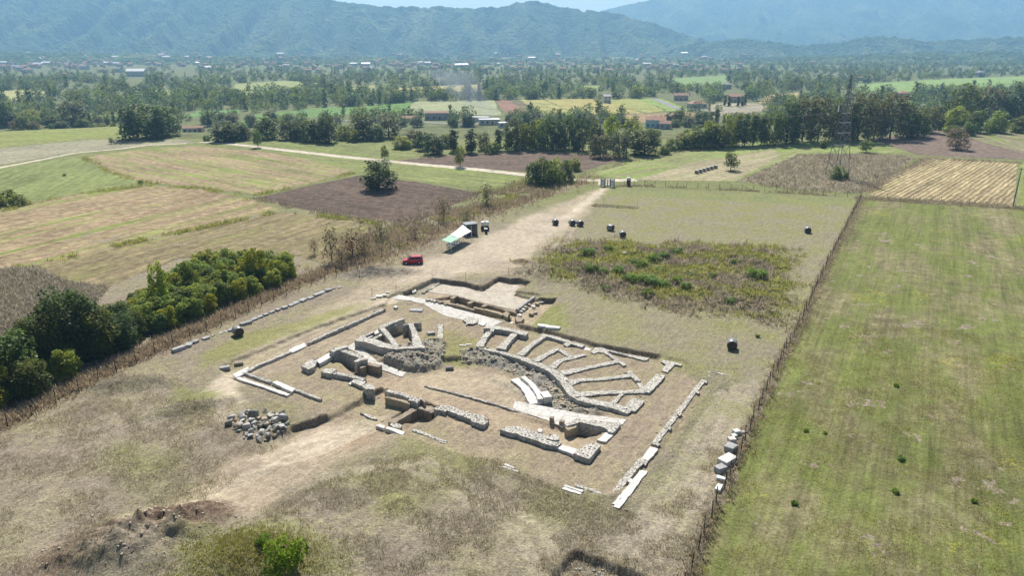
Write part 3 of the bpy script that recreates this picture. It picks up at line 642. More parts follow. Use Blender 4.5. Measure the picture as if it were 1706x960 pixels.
def strip_wall(pts, w, zt, zb, mat, name, jit, zj):
    """masonry wall along a path: rows of points across, so bends stay clean"""
    _k[0] += 1; P = np.array([W2(a, b, zt) for a, b in pts]); n = len(P); ww = np.array(w if hasattr(w, '__len__') else [w]*n, float)*.84
    L = np.concatenate([[0], np.cumsum(np.linalg.norm(np.diff(P, axis=0), axis=1))]); k = max(2, int(L[-1]/.4)+1); s = np.linspace(0, L[-1], k)
    C_ = np.column_stack([np.interp(s, L, P[:, 0]), np.interp(s, L, P[:, 1])]); T = np.gradient(C_, axis=0); T /= np.linalg.norm(T, axis=1)[:, None]
    for _ in range(2 if n > 2 else 0): T[1:-1] = (T[:-2]+T[1:-1]*2+T[2:])/4
    N = np.stack([-T[:, 1], T[:, 0]], 1); h = np.interp(s, L, ww)[:, None]/2; off = zt+(_k[0] % 23)*.0013; bm = bmesh.new(); rows = []
    for i in range(k):
        r_ = []
        for u, z in ((-1, zb), (-1.02, -.35), (-1, 0), (-.35, .01), (.35, .01), (1, 0), (1.02, -.35), (1, zb)):
            q = C_[i]+N[i]*h[i]*u+(RNG.random(2)-.5)*2*jit; zz = z if z == zb else off+z+(RNG.random()-.5)*2*(zj if z > -.3 else .02)
            r_.append(bm.verts.new((q[0], q[1], zz)))
        rows.append(r_)
    for a, b in zip(rows[:-1], rows[1:]):
        for j in range(7): bm.faces.new((a[j], a[j+1], b[j+1], b[j]))
    for e in (rows[0], rows[-1][::-1]): bm.faces.new(e)
    bmesh.ops.recalc_face_normals(bm, faces=bm.faces[:])
    me = bpy.data.meshes.new(name); bm.to_mesh(me); bm.free(); me.materials.append(mat); return me
def swall(name, label, pts, w, zt, mat='wall', zb=None, cat='wall', jit=.055, zj=.05, group=None, parent=None):
    BASEPTS.extend(rough_pts(list(path_poly(pts, w, zt)), 1.2, .5))
    o = obj(name, strip_wall(pts, w, zt, zt-2.4 if zb is None else zb, M[mat], name, jit, zj), parent)
    if parent is None: tag(o, label, cat, group)
    return o
# --- perimeter, west and front
swall('perimeter_wall', 'long low stone wall on the left side of the theatre, its rear stretch', [(513,571.5),(545,556),(590,537),(638,515.5)], .55, 0.02, 'dotted')
wall('stone_slab', 'white slab filling the gap in the long left perimeter wall', [(485,588),(511,577),(507,571),(480,583)], -.18, 'white', cat='slab', zj=.01)
swall('perimeter_wall', 'low stone wall from the white left corner slab to the white gap slab', [(411,618),(428,609),(455,598),(484,585.5)], .6, -0.08, 'dotted')
wall('corner_slab', 'white corner slab at the left tip of the theatre enclosure', [(388,624.5),(412,611.5),(418,616),(399,626.5),(393,629)], -.1, 'white', cat='slab', zj=.01)
swall('perimeter_wall', 'thin low wall beside the white gutter at the front left corner', [(404,620),(425,627),(452,636.5)], .5, -0.1, 'wall')
swall('gutter', 'long white stone gutter edging the front left corner', [(391,628),(435,642.5),(481,658.5)], .55, -.2, 'white', cat='gutter', zj=.01)
wall('stone_slab', 'wide white threshold slab in the front left wall', [(453,637.5),(462,635),(493,648),(487,653.5)], -.05, 'white', cat='slab', zj=.012)
swall('perimeter_wall', 'thin pitted wall running right from the white threshold slab toward the rock heap', [(490,648),(512,657),(535,665)], .45, -0.1, 'dotted')
# --- west side room
wall('room_wall', 'pitted wall end block at the left corner of the west room', [(501,609.5),(518,599.5),(529,601),(524,611),(514,616)], .25, 'dotted')
wall('stone_slab', 'white slab along the outer side of the west room between two pitted wall ends', [(527,600.5),(533,606),(557,591.5),(549,588)], .1, 'white', cat='slab', zj=.012)
swall('room_wall', 'dark gabled wall end at the rear left corner of the west room', [(552,585),(564,580.5),(578,577)], 1.0, .75, 'dotted')
wall('room_wall', 'tall pitted back wall of the west room facing the camera', [(562,583.5),(566,579.5),(604,592.5),(600,597.5)], .55, 'dotted')
t = empty('masonry_pier', W(601, 602, .3)); tag(t, 'tall masonry pier with a lower ledge at the right end of the west room', 'pier')
o = obj('pier_shaft', shape([W2(590,602,.5), W2(603,595.5,.5), W2(613,597.5,.5), W2(611,600,.5), W2(604,600,.5), W2(594,604.5,.5)], .5, -2.2, M['wall'], 'pier_shaft'), t); o.matrix_parent_inverse = Matrix.Translation(-t.location)
o = obj('ledge', shape([W2(596,610,-.1), W2(604,605,-.1), W2(611,604,-.1), W2(610,611,-.1), W2(601,614,-.1)], -.1, -2.2, M['brown'], 'ledge'), t); o.matrix_parent_inverse = Matrix.Translation(-t.location)
swall('room_wall', 'short low brown wall stub between the west pier and the pale ramp', [(612,605.5),(633,611)], .8, -.05, 'brown')
wall('room_wall', 'pitted block at the front left corner of the west room', [(533.5,619.5),(542,614),(561,615.5),(556,620),(552,623.5)], .2, 'dotted')
swall('room_wall', 'long pitted front wall of the west room', [(553,621),(580,626),(607,632.5)], .75, .1, 'dotted')
wall('room_wall', 'pitted block projecting forward before the round end pier', [(585,637),(590,632),(610,636),(603,644)], .0, 'dotted')
wall('stone_slab', 'small white corner stone at the foot of the projecting pitted block', [(580,639.5),(586,635.5),(590,638),(584,642)], -.25, 'white', cat='slab', zj=.01)
wall('end_pier', 'round-fronted dark masonry pier ending the west front wall at the ramp', [(603,645),(609,640.5),(620,641.5),(625,646),(624,650),(616,649),(610,649)], .25, 'wall', cat='pier')
# --- west wedge of cells
wall('cell_wall', 'tall slanting wall of the left cells rising above the pale west ramp', [(591,568),(602,560.5),(622,565),(660,578),(708,576.5),(707,580),(662,582.5),(640,579.5),(632,578),(608,570)], .55, 'wall')
swall('cell_wall', 'pitted outer wall of the left cells next to the dirt terrace', [(634,546.5),(650,539),(671,531)], .8, .65, 'dotted')
swall('cell_wall', 'thin light outer wall of the lower left cell', [(605,560),(625,551.5)], .5, .25, 'dotted')
swall('cell_wall', 'straight radial wall between the two left cells', [(634,544.5),(646,558),(661,577)], .85, .62, 'wall')
swall('cell_wall', 'short cross wall inside the lower left cell', [(622,564.5),(640,555)], .5, .3, 'wall')
swall('cell_wall', 'thin low rear wall of the upper left cell', [(645,544),(660,541)], .4, .4, 'wall')
swall('cell_wall', 'straight radial wall closing the right side of the left cells', [(684,539),(691,556),(696,577)], [.8, .9, 1.6], .58, 'wall')
swall('cell_wall', 'thin pitted wall tip at the rear right corner of the left cells', [(672,541.5),(688,538.5),(702,538)], .4, .5, 'dotted')
wall('stone_slab', 'white slab on the outer wall of the lower left cell', [(623,553),(630,549),(634,554),(625,557)], .2, 'white', cat='slab', zj=.01)
wall('stone_slab', 'small white stone lying in the lower left cell', [(611,563),(617,558.5),(622,560),(616,563)], -.05, 'white', cat='slab', zj=.01)
wall('radial_wall', 'isolated finger of wall standing between the left cells and the open lawn', [(730,541),(738,541),(737.5,568),(741,575),(723,576),(728,568)], -.02, 'wall')
# --- pavements
def pave(name, label, pts, fn, mat='pave', lift=.07, cat='pavement', step=.6):
    plane = -.5; P = []
    for a, b in pts:
        z = plane
        for _ in range(8):
            p = W(a, b, z); z = (float(fn(p[0], p[1])) if callable(fn) else fn)+lift
        P.append(W2(a, b, z))
    Q = rough_pts(ccw(P), step, .05); bm = bmesh.new()
    zf = lambda q: (float(fn(q[0], q[1])) if callable(fn) else fn)+lift
    top = [bm.verts.new((q[0], q[1], zf(q))) for q in Q]; bot = [bm.verts.new((q[0], q[1], zf(q)-.3)) for q in Q]; n = len(Q)
    for i in range(n): bm.faces.new((bot[i], bot[(i+1) % n], top[(i+1) % n], top[i]))
    f = bm.faces.new(top); bmesh.ops.triangulate(bm, faces=[f])
    me = bpy.data.meshes.new(name); bm.to_mesh(me); bm.free(); me.materials.append(M[mat]); return tag(obj(name, me), label, cat)
pave('paved_ramp', 'pale paved ramp sloping into the orchestra below the tall left cell wall', [(577,579),(590.5,570.5),(610,584),(630,601.5),(657,607),(684,615.5),(670,628),(650,621),(633.6,615.7),(613.6,605.2),(604,592)], gW)
pave('paved_ramp', 'pale paved ramp with dark stubs below the right end of the ring wall', [(857.4,668.4),(880,673),(904,676.8),(938,684),(971,691),(1044.5,699),(1037,708),(1000,703),(964,701.8),(937.5,711),(895,695),(854,681.8)], gE)
pave('paved_street', 'long pale paved street along the rear of the theatre', [(651.7,497),(664.6,491.5),(696.3,496.3),(712,498),(722,502),(757.2,514),(804,525.5),(838,536.5),(826.4,541.5),(812,544.5),(790,538),(769,532.5),(743,526.5),(716.2,513.5),(705.7,506.5),(683.4,501),(668,500)], -.45)
pave('plaza_floor', 'wide beige mortar floor of the excavated square behind the street', [(709,485),(742,471),(769,470.5),(803,480),(832,464.5),(849,468),(865,468.5),(876,472),(856,487),(890,497),(859,517),(840,513),(760,493),(735,490)], -.80, 'plaza', .05)
wall('stone_slab', 'bright white slab at the south end of the paved street', [(797,540),(804,535),(811,538),(805,543)], -.28, 'white', cat='slab', zj=.01)
wall('stone_platform', 'pale stepped stone platform jutting from the front of the paved street', [(770,533),(780,527),(797,532),(796,537),(788,540),(783,538),(777,541.5),(776,537)], -.15, 'wall', cat='platform', zj=.015)
# street kerb walls and channel
swall('street_wall', 'front kerb wall of dark-faced blocks between the paved street and the channel', [(726,500),(745,505),(770,511),(790,516.5)], .55, -.12, 'brown')
swall('street_wall', 'thicker pale-topped end of the kerb wall beside the paved street', [(808,515.5),(825,520),(838,524.5)], .8, .05, 'ochre')
swall('street_wall', 'low stone row joining the two stretches of kerb wall', [(790,512),(808,517)], .6, -.1, 'ochre')
swall('channel_wall', 'long brown back wall of the channel along the beige square', [(757,492),(790,502),(825,511.5),(860,522)], .45, -.35, 'brown')
for a, b, l in (((753,497.5),(760,492.5),'first brown cross stub closing the left end of the street channel'), ((780,505.5),(787,502.5),'brown cross stub in the middle of the street channel'), ((804,511),(812,507.5),'brown cross stub in the street channel nearest its right end')):
    swall('cross_wall', l, [a, b], .7, -.35, 'ochre')
for (x, y), l in zip([(712,499.5),(718,500),(724,501.5),(733,503.5),(742,506)], ['dark','pale','large pale','flat tan','broken tan']):
    wall('kerb_stone', f'{l} kerb stone in the row at the left end of the street kerb', [(x-3,y),(x,y-2.2),(x+4,y-.6),(x+1,y+1.6)], -.15, 'ochre' if 'tan' in l else 'wall', cat='stone')
swall('plaza_wall', 'thin dark straight wall closing the right side of the beige square', [(891,493.5),(877,503),(861,515)], .5, -.25, 'block')
swall('plaza_wall', 'low crumbling wall of loose stones along the left side of the beige square', [(704,487.5),(720,478.5),(738,467.5)], .6, -.6, 'wall', zj=.12, jit=.12)
wall('stone_block', 'pink-white block in the corner of the trench left of the beige square', [(685,484.5),(691,481),(694,484.5),(688,487.5)], -.45, 'white', cat='block')
wall('stone_block', 'brown masonry stump where the street channel meets the lawn', [(858,530),(863,527),(873,531),(868,536),(861,536)], -.1, 'brown', cat='block')
wall('stone_block', 'rough tan stump at the right end of the pale kerb wall', [(838,524),(843,518.5),(849,522),(845,528)], .15, 'ochre', cat='block', jit=.1, zj=.1)
for i, (x, y, s) in enumerate([(868,518,3.5),(872,515,3),(876,511,4),(882,507,3.2),(889,510,3.5),(895,505,4),(902,503,4.5),(908,500.5,4),(885,522,5),(892,520.5,3.5),(866,524.5,4),(849,530,3),(843,533,3.5),(852,538,4)]):
    wall('loose_stone', f'{nth(i+1)} loose stone from the street end, beside the thin dark wall of the square', [(x-s,y+.4),(x-s*.2,y-s*.45),(x+s,y-.3),(x+s*.3,y+s*.4)], -.55+.06*(i % 3), ['wall','white','ochre'][i % 3], cat='stone', jit=.08)
wall('paving_stone', 'round pale stone disc lying on the beige square', [(800,485),(804,482.5),(811,482.5),(814,485),(810,487.5),(804,488)], -.83, 'plaza', cat='slab', zb=-1.1)
# --- rear wall of the theatre and radial walls on the right
wall('rear_wall', 'thick pale rear wall with a tall dark front face, above two grassy cells', [(806,547),(812.5,541.5),(830,544),(850,547.5),(880,554),(876,559),(866,557.5),(856,553.5),(830,549)], .25, 'wall', zj=.02)
swall('rear_wall', 'middle stretch of the pale rear wall with a small stub', [(903,557.5),(925,563),(948,570),(972,577)], [.9,.9,.9,1.2], -.05, 'wall')
wall('wall_stub', 'small square stub under the middle stretch of the rear wall', [(938,574),(943,571.5),(951,574),(945,577.5)], -.08, 'wall', cat='wall')
wall('stone_slab', 'bright white slab bridging the gap in the rear wall', [(968,579),(974,578),(986,582),(980,586)], -.33, 'white', cat='slab', zj=.01)
wall('rear_wall', 'pale angled block where the rear wall starts again after the white slab', [(983,586),(990,582.5),(991,579.5),(1002,579.5),(1014,583),(1012,589),(1004,588),(1000,585),(990,590)], -.05, 'wall', zj=.02)
swall('rear_wall', 'narrow stretch of rear wall between the angled block and the wide end block', [(1012,584),(1030,588),(1050,593)], .55, -.05, 'wall')
wall('rear_wall', 'wide pale end block of the rear wall nearest the T-shaped wall', [(1047,594),(1050,591),(1082,597),(1078,600.5),(1073,601)], .0, 'wall', zj=.02)
wall('t_wall', 'pale T-shaped piece of wall standing alone at the rear right', [(1101,603),(1104,600.5),(1122,602.5),(1137,607.5),(1134,610),(1125,607.5),(1112,621),(1102,618),(1111,605)], -.05, 'wall', zj=.02)
ring = [(799,579),(813,582.5),(831,585),(845,591),(863,594.5),(880,601),(895,606.5),(910,613),(920,618),(932,626),(941,636),(948,648),(955,658),(968,665.5)]
swall('ring_wall', 'curved pale ring wall at the top of the seating slope', ring, [1.0,.8,1.2,.8,1.0,1.1,1.2,1.0,1.2,1.4,1.4,1.3,1.3,1.2], -.1, 'wall', jit=.06)
swall('ring_wall', 'straight tall end of the ring wall above the right paved ramp', [(964,663.5),(985,669),(1010,674),(1030,679),(1050,686)], [1.2,1.2,1.3,1.3,1.3], -.02, 'wall')
swall('ring_wall', 'short wide return at the right tip of the ring wall', [(1048,683),(1064,666)], 1.7, .02, 'wall')
RW = [('radial wall at the left end of the ring, touching the open lawn', [(799,577),(807,563),(815,553)], [1.3,.9,.9], .1), ('thick radial wall with a tall dark side left of the green cell', [(834,581),(846,568),(857,556)], [1.5,1.0,1.0], .2),
 ('radial wall right of the green cell, joining the middle rear wall', [(866,592),(885,575),(906,561)], [1.2,.9,.9], -.05), ('radial wall that bends at a sharp corner to close a diamond cell', [(891,602),(910,591),(930,580.5)], [1.3,.9,.9], -.02),
 ('radial wall along the right side of the diamond cell', [(918,613),(934,600.5),(975,591)], [1.3,.9,.9], -.05), ('longest plain radial wall in the middle of the fan', [(936,622),(980,612.5),(1032,601.5)], [1.5,.9,.9], -.03),
 ('radial wall ending in a T-shaped cross piece', [(948,638),(966,633.5),(995,632.5),(1051,626)], [1.6,1.0,.75,.9], -.04), ('lowest straight radial wall of the fan, running to the right corner arm', [(957,657.5),(1010,654),(1076,652)], [1.5,.9,.9], .0)]
for l, p, wd, z in RW: swall('radial_wall', l, p, wd, z, 'wall')
swall('cross_wall', 'cross wall closing the right side of the diamond cell', [(929,581.5),(952,595)], .8, -.06, 'wall')
swall('cross_wall', 'narrow stub connecting the first radial wall to the thick rear wall', [(819,552),(823,544)], .7, .22, 'wall')
swall('cross_wall', 'oblique cross wall meeting the tip of the longest radial wall', [(1010,588),(1026,598.5),(1041,609.5)], [.6,.8,.6], -.02, 'wall')
swall('cross_wall', 'cross piece forming a T on a radial wall of the fan', [(1047,619),(1063,635)], .8, .02, 'wall')
swall('cross_wall', 'small stub above the elbow of the lowest radial wall', [(1065,638.5),(1071,650)], .75, -.06, 'wall')
swall('corner_arm', 'broad wall arm rising to the right from the lowest radial wall', [(1074,653),(1087,640),(1101,624.5)], 1.35, .03, 'wall')
swall('cross_wall', 'thin cross wall under the lowest radial wall', [(1037,656),(1021,673)], .55, -.06, 'wall')
# --- seats
swall('stone_step', 'lowest curved row of white stone seating steps', [(857,631.5),(866,637.5),(874,645),(881,654),(886,662),(892,672.5)], [1.2,1.2,1.2,1.3,1.5,1.6], ZO+.28, 'white', cat='step', zj=.01)
swall('stone_step', 'second curved row of white stone seating steps', [(871,628),(881,635),(890,645),(896,653),(902,665)], [.7,.75,.75,.8,1.0], ZO+.62, 'white', cat='step', zj=.01)
swall('stone_step', 'single white seat block of the third row above the curved steps', [(906.5,652.5),(913,662)], 1.1, ZO+.85, 'white', cat='step', zj=.01)
# --- stage
swall('stage_wall', 'long thin low stone line crossing the orchestra floor', [(707,642.5),(730,648.5),(767,657.5),(800,666),(846,679.5)], .32, ZO+.2, 'wall')
swall('stage_wall', 'thin dark-edged kerb along the front of the right paved ramp', [(846,680),(880,691),(914,701)], .35, ZO+.2, 'wall')
for x, y, l in ((919,697,'dark square stub set against the edge of the right paved ramp'), (936,702,'larger dark square stub beside the east room')):
    wall('stone_stub', l, [(x-4,y),(x-2,y-3),(x+4,y-2),(x+3,y+1.5)], -.15, 'brown', cat='stump')
wall('column_drum', 'pale round column drum standing behind the right scene wall', [(895,717.5),(897,715),(902,715),(904,717.5),(902,720),(897,720)], -.15, 'white', cat='drum', jit=.01)
wall('stone_stub', 'small dark stub beside the pale column drum', [(915,723),(918,720.5),(924,722),(920,725)], -.3, 'brown', cat='stump')
# --- scene building, left part
swall('scene_wall', 'pitted rear wall at the left end of the scene building', [(644,651),(668,656.5),(700,667)], .75, .1, 'dotted')
swall('scene_wall', 'lower ochre-faced wall in front of the left pitted scene wall', [(643,662),(660,665.5),(684,672.5)], .5, -.15, 'ochre')
wall('scene_wall', 'wide pitted block at the right end of the left scene wall', [(679,667.5),(688,661.5),(702,664.5),(696,671.5)], .1, 'dotted')
wall('stone_block', 'small dark reddish stump behind the left scene wall', [(703,666),(706,663.5),(709,668),(707,671.5)], .15, 'brown', cat='block')
swall('room_wall', 'low brown bank wall on the left side of the sunken square room', [(651,705),(672,693),(697,678)], .9, -.55, 'brown', jit=.09)
swall('room_wall', 'brown rubble wall along the back of the sunken square room', [(697,677),(712,681),(724,686)], 1.2, -.45, 'brown', jit=.1, zj=.08)
swall('room_wall', 'narrow pale diagonal wall on the right side of the sunken square room', [(711,720.5),(722,711),(736,701.5)], .55, -.75, 'ochre')
swall('room_wall', 'brown double block at the top of the diagonal wall of the square room', [(733,708),(744,704),(753,701.5)], .9, -.5, 'brown')
swall('room_wall', 'thin pitted front wall of the sunken square room', [(688,716.5),(712,725),(743,738)], .5, -.35, 'dotted')
wall('stone_slab', 'pale rough slab beside the white steps in front of the square room', [(650,707.5),(656,704.5),(670,708.5),(667,713.5),(655,712)], -.6, 'wall', cat='slab')
wall('threshold_step', 'left white step stone in front of the square room', [(626,709.5),(632,706.5),(643,711.5),(638,714.5)], -.55, 'white', cat='step', zj=.01)
wall('threshold_step', 'longer white step stone lying right of the left step in front of the square room', [(642,714),(648,711.5),(675,720.5),(671,725.5),(667,724)], -.5, 'white', cat='step', zj=.01)
wall('stone_line', 'short pale line of stones across the dirt ramp', [(600,688.5),(612,690.5),(630,698),(628,700),(612,695)], ZO+.2, 'wall', cat='kerb')
# --- scene building, middle and right
wall('scene_wall', 'pitted wall with stepped outline in the middle of the scene building', [(723,681),(732,676.5),(745,675.5),(757,679),(770,684.5),(792,690.5),(805,693),(813,698),(812,704),(805,708.5),(786,702.5),(783,699),(745,684.5),(742,686.5),(726,683)], .05, 'dotted', zj=.02)
wall('scene_wall', 'low brown ledge under the stepped middle scene wall', [(742,690),(748,688),(768,697),(765,701),(752,697)], -.4, 'brown', jit=.08)
wall('stone_slab', 'white L-shaped corner stone under the middle scene wall', [(779,701),(784,697),(788,699),(788,704),(784,705)], -.35, 'white', cat='slab', zj=.01)
wall('stone_block', 'dark notch stone at the right tip of the middle scene wall', [(806,697),(809,694.5),(814,697.5),(812,701)], .14, 'brown', cat='block')
wall('scene_wall', 'long pitted wall at the right of the scene building', [(832,716),(845,711),(866,711),(877,715),(915,727.5),(932,733),(936,737.5),(930,744),(915,742),(903,739),(898,736),(860,723),(850,722)], .05, 'dotted', zj=.02)
wall('stone_block', 'upright gabled stone behind the long right scene wall', [(911,730.5),(923,723),(932,726),(931,733),(924,733)], .2, 'wall', cat='block')
wall('stone_slab', 'white L-shaped corner stone in front of the long right scene wall', [(849,724),(853,721.5),(857,720),(859,723),(853,726.5)], -.3, 'white', cat='slab', zj=.01)
wall('stone_slab', 'small white step under the right end of the long scene wall', [(899,737.5),(903,735),(908,737.5),(905,741)], -.2, 'white', cat='slab', zj=.01)
wall('stone_slab', 'wide white slab between the long scene wall and the pitted corner wall', [(929,747.5),(937,741),(962,749.5),(955,757)], -.12, 'white', cat='slab', zj=.01)
wall('scene_wall', 'pitted L-shaped corner wall at the right end of the scene building', [(955.5,756),(963,749),(970,748),(972,742.5),(985,740),(993,738.5),(1001,742),(982,765.5)], .1, 'dotted', zj=.02)
# --- east room
wall('room_wall', 'tall dark wall of the east room under the right paved ramp', [(941,706.5),(960,697.5),(972,699.5),(1000,702.5),(1034,705.5),(1034,708),(1021,722),(1012,719.5),(1012,716.5),(1000,711.5),(966,703.5),(957,706.5),(944,711)], -.02, 'dotted', zj=.02)
wall('masonry_pier', 'brown broken pier at the left end of the east room', [(941,713),(945,709.5),(955,708),(961,705.5),(960,712),(952,716),(945,718)], -.15, 'ochre', cat='pier', jit=.08, zj=.08)
wall('stone_slab', 'bright white slab at the outer corner of the east room', [(995,733.5),(1009,721),(1022,725),(1010,737)], -.2, 'white', cat='slab', zj=.01)
# --- east perimeter
swall('perimeter_wall', 'long right perimeter wall with small buttresses running down from the rear', [(1173,633),(1160,649),(1143,671),(1128,690),(1108,716),(1089,741)], .65, -0.08, 'wall')
for i, (x, y) in enumerate([(1176,637.5),(1162,655.5),(1132,692),(1115,715),(1096,742)]):
    wall('buttress', f'{nth(i+1)} small buttress from the rear on the outer side of the right perimeter wall', [(x-4,y-1),(x,y-3.5),(x+4,y-2),(x+1,y+1.5)], -.02, 'wall', cat='buttress')
wall('stone_slab', 'white slab in the gap of the right perimeter wall', [(1078,752),(1084,745),(1097,748),(1085,764),(1077,771),(1069,765)], -.1, 'white', cat='slab', zj=.01)
swall('perimeter_wall', 'pitted lower stretch of the right perimeter wall', [(1071,765),(1047,792),(1021,826)], .75, -0.05, 'dotted')
wall('buttress', 'small dark buttress by the white slab of the right perimeter wall', [(1069,771),(1073,767),(1079,769),(1075,775)], -.02, 'wall', cat='buttress')
wall('stone_slab', 'small white block on the outer side of the lower right perimeter wall', [(1043,801),(1047,797),(1054,799),(1051,805.5)], -.05, 'white', cat='slab', zj=.01)
t = empty('gutter', W(1050, 815, -.2)); tag(t, 'long double white stone gutter at the front right corner', 'gutter')
for n_, P_, z_ in (('outer_kerb', [(1022,845),(1073,785),(1079,786),(1032,848)], .10), ('gutter_bed', [(1019,842.5),(1066,784),(1073,785),(1025,843)], .03), ('inner_kerb', [(1018,839),(1024,838),(1069,783.5),(1073,784.5),(1026,841.5)], .13)):
    o = wall(n_, '', P_, z_, 'white' if n_ != 'gutter_bed' else 'pave', parent=t, zj=.01); o.matrix_parent_inverse = Matrix.Translation(-t.location)
swall('perimeter_wall', 'thin pitted front wall at the front right corner', [(958,809),(985,816.5),(1014,828)], .5, -.15, 'dotted')
t = empty('gutter', W(952, 817, -.2)); tag(t, 'short pair of white kerb stones left of the front right corner', 'gutter')
for n_, P_, z_ in (('outer_kerb', [(935,814.5),(940,812),(969,821.5),(967,824.5)], .08), ('inner_kerb', [(938,809.5),(942,807.5),(972,818),(970,820.5)], .12)):
    o = wall(n_, '', P_, z_, 'white', parent=t, zj=.01); o.matrix_parent_inverse = Matrix.Translation(-t.location)
t = empty('gutter', W(848, 780, -.3)); tag(t, 'tiny pair of white kerb stones lying alone in the grass before the scene building', 'gutter')
for n_, P_, z_ in (('outer_kerb', [(836,778.5),(839,776.5),(864,785.5),(862,787)], -.2), ('inner_kerb', [(839,774.5),(843,773.5),(857,779),(855,781)], -.15)):
    o = wall(n_, '', P_, z_, 'white', parent=t, zj=.01); o.matrix_parent_inverse = Matrix.Translation(-t.location)
swall('perimeter_wall', 'short crumbling wall fragment at the far right rear corner', [(1178,618.5),(1192,621),(1214,625)], .45, .0, 'wall', jit=.08)
wall('wall_stub', 'small stub on the crumbling rear right wall fragment', [(1176,627),(1180,621),(1188,621),(1183,628)], -.05, 'wall', cat='wall')
swall('perimeter_wall', 'brown earth-topped low wall ending at the street in the rear left corner', [(625,519),(640,514)], .8, -.02, 'brown')
wall('stone_slab', 'small white stone at the rear end of the long left perimeter wall', [(655,511.5),(659,509.5),(663,511),(659,513)], -.1, 'white', cat='slab', zj=.01)
# low rubble line in trench bottom right
# --- loose cut blocks
def rock_mesh(name, mat, seed, d=(1, .8, .6), n=13, sq=.42):
    r = np.random.default_rng(seed); bm = bmesh.new()
    for i in range(n):
        p = r.uniform(-1, 1, 3); p = np.sign(p)*np.abs(p)**(1-sq); bm.verts.new(p*np.array(d)/2*r.uniform(.86, 1, 3))
    bmesh.ops.convex_hull(bm, input=bm.verts[:]); bmesh.ops.delete(bm, geom=[v for v in bm.verts if not v.link_faces], context='VERTS')
    bmesh.ops.bevel(bm, geom=bm.edges[:], offset=.04, segments=1, affect='EDGES'); bmesh.ops.recalc_face_normals(bm, faces=bm.faces[:])
    bmesh.ops.translate(bm, verts=bm.verts[:], vec=(0, 0, d[2]*.42)); me = bpy.data.meshes.new(name); bm.to_mesh(me); bm.free(); me.materials.append(mat); return me
def block_mesh(name, mat, d, seed=0):
    m = MB().box((0, 0, d[2]/2-.05), d); r = np.random.default_rng(seed)
    for v in m.bm.verts: v.co += Vector(r.uniform(-.05, .05, 3))
    return m.mesh(name, mat, bevel=.03)
rowb = [(298,584,2.3,1.0,.55),(315,576.5,1.5,1.1,.45),(326,571,1.0,.9,.4),(343,565,1.2,.8,.35),(355,560,.6,.5,.2),(368,555,.9,.7,.15),(376,552.5,.9,.6,.15),(384,549,.9,.6,.18),(410,540.5,2.2,.9,.5),(423,533.5,1.4,.9,.3),(433,529.5,1.0,.8,.35),(443,525.5,1.0,.8,.35),(453,521.5,1.1,.8,.35),(463,517.5,1.0,.8,.35),(474,514,1.1,.9,.4),(485,510,1.0,.9,.35),(493,506,1.5,1.1,.35),(505,501.5,1.8,1.2,.4),(518,497.5,1.5,1.0,.35),(528,492.5,1.5,1.0,.4),(536,488.5,1.6,1.1,.35),(547,485,1.4,1.0,.45),(556,481.5,.7,.6,.3),(566,479.5,1.0,.6,.2)]
fdir = dirang((298,584),(547,485))+math.pi/2
for i, (x, y, a, b, c) in enumerate(rowb):
    p = G(x, y); o = obj('stone_block', block_mesh('stone_block', M['block'], (a*.74, b*.72, c*.85), i), None, p, fdir+random.uniform(-.25, .25)+(.9 if i in (1, 6, 7, 22) else 0))
    kind = 'long beam-like grey stone block' if a > 2 else ('small flat grey stone' if c < .25 else ('wide squared grey stone block' if a > 1.3 else 'squared grey stone block'))
    tag(o, f'{kind}, {nth(i+1)} from near end of the left fence row', 'stone block', 'cut stone blocks lined up along the left fence')
rocks = [(382,705,1.5,1.2,.9),(386,697,1.7,1.0,.9),(392,700,.7,.5,.5),(402,690,.8,.6,.5),(408,688,.7,.6,.5),(414,686.5,.9,.7,.6),(422,693,1.7,1.3,1.1),(432,696,.9,.7,.5),(441,685.5,1.1,.9,.9),(449,690,1.0,.8,.6),(452,694,1.1,1.0,.6),(462,693,.8,.8,.6),(470,689,1.1,.9,.9),(472,697,1.3,1.1,1.0),(479,705,1.2,.7,.5),(405,697,1.0,1.2,1.0),(404,702,.9,.7,.6),(397,707,.5,.5,.4),(412,705,.7,.6,.5),(419,702,1.1,.8,.7),(395,713,1.3,.9,.9),(402,710,.9,.9,.9),(411,712,1.2,1.0,.8),(424,708,1.0,.7,.8),(425,713,.7,.7,.7),(441,702,1.3,1.0,.8),(435,710,1.4,1.1,.8),(443,709,1.1,.8,.7),(452,703,1.0,1.0,.9),(458,703,.9,1.0,.9),(460,711,1.1,.8,.7),(470,711,1.0,.9,.6),(448,716,1.1,.8,.7),(457,716.5,.8,.8,.6),(419,720,.9,.8,.8),(410,724,.7,.6,.5),(418,727.5,.8,.7,.6),(436,721,.8,.8,.9),(446,725,1.4,.9,.8),(457,722.5,.7,.6,.5),(433,733,1.3,.8,.8),(398,718,.6,.5,.4)]
rocks += [(x+1.5, y+1, .5, .45, .4) for x, y in ((388,709),(399,716),(407,719),(416,694),(427,702),(437,716),(447,699),(454,709),(465,705),(468,716),(440,728),(428,725),(462,718),(422,686),(458,687),(399,692),(413,699),(433,703),(475,711),(405,728))]
rocks.sort(key=lambda r: (round(r[1]/9), r[0])); rowi = {}
rown = {}
for r in rocks: rown[round(r[1]/9)] = rown.get(round(r[1]/9), 0)+1
rk = sorted(rown); rname = {k: n_ for k, n_ in zip(rk, ['rearmost', 'second', 'third', 'fourth', 'fifth', 'front'][:len(rk)])}; rname[rk[-1]] = 'front'
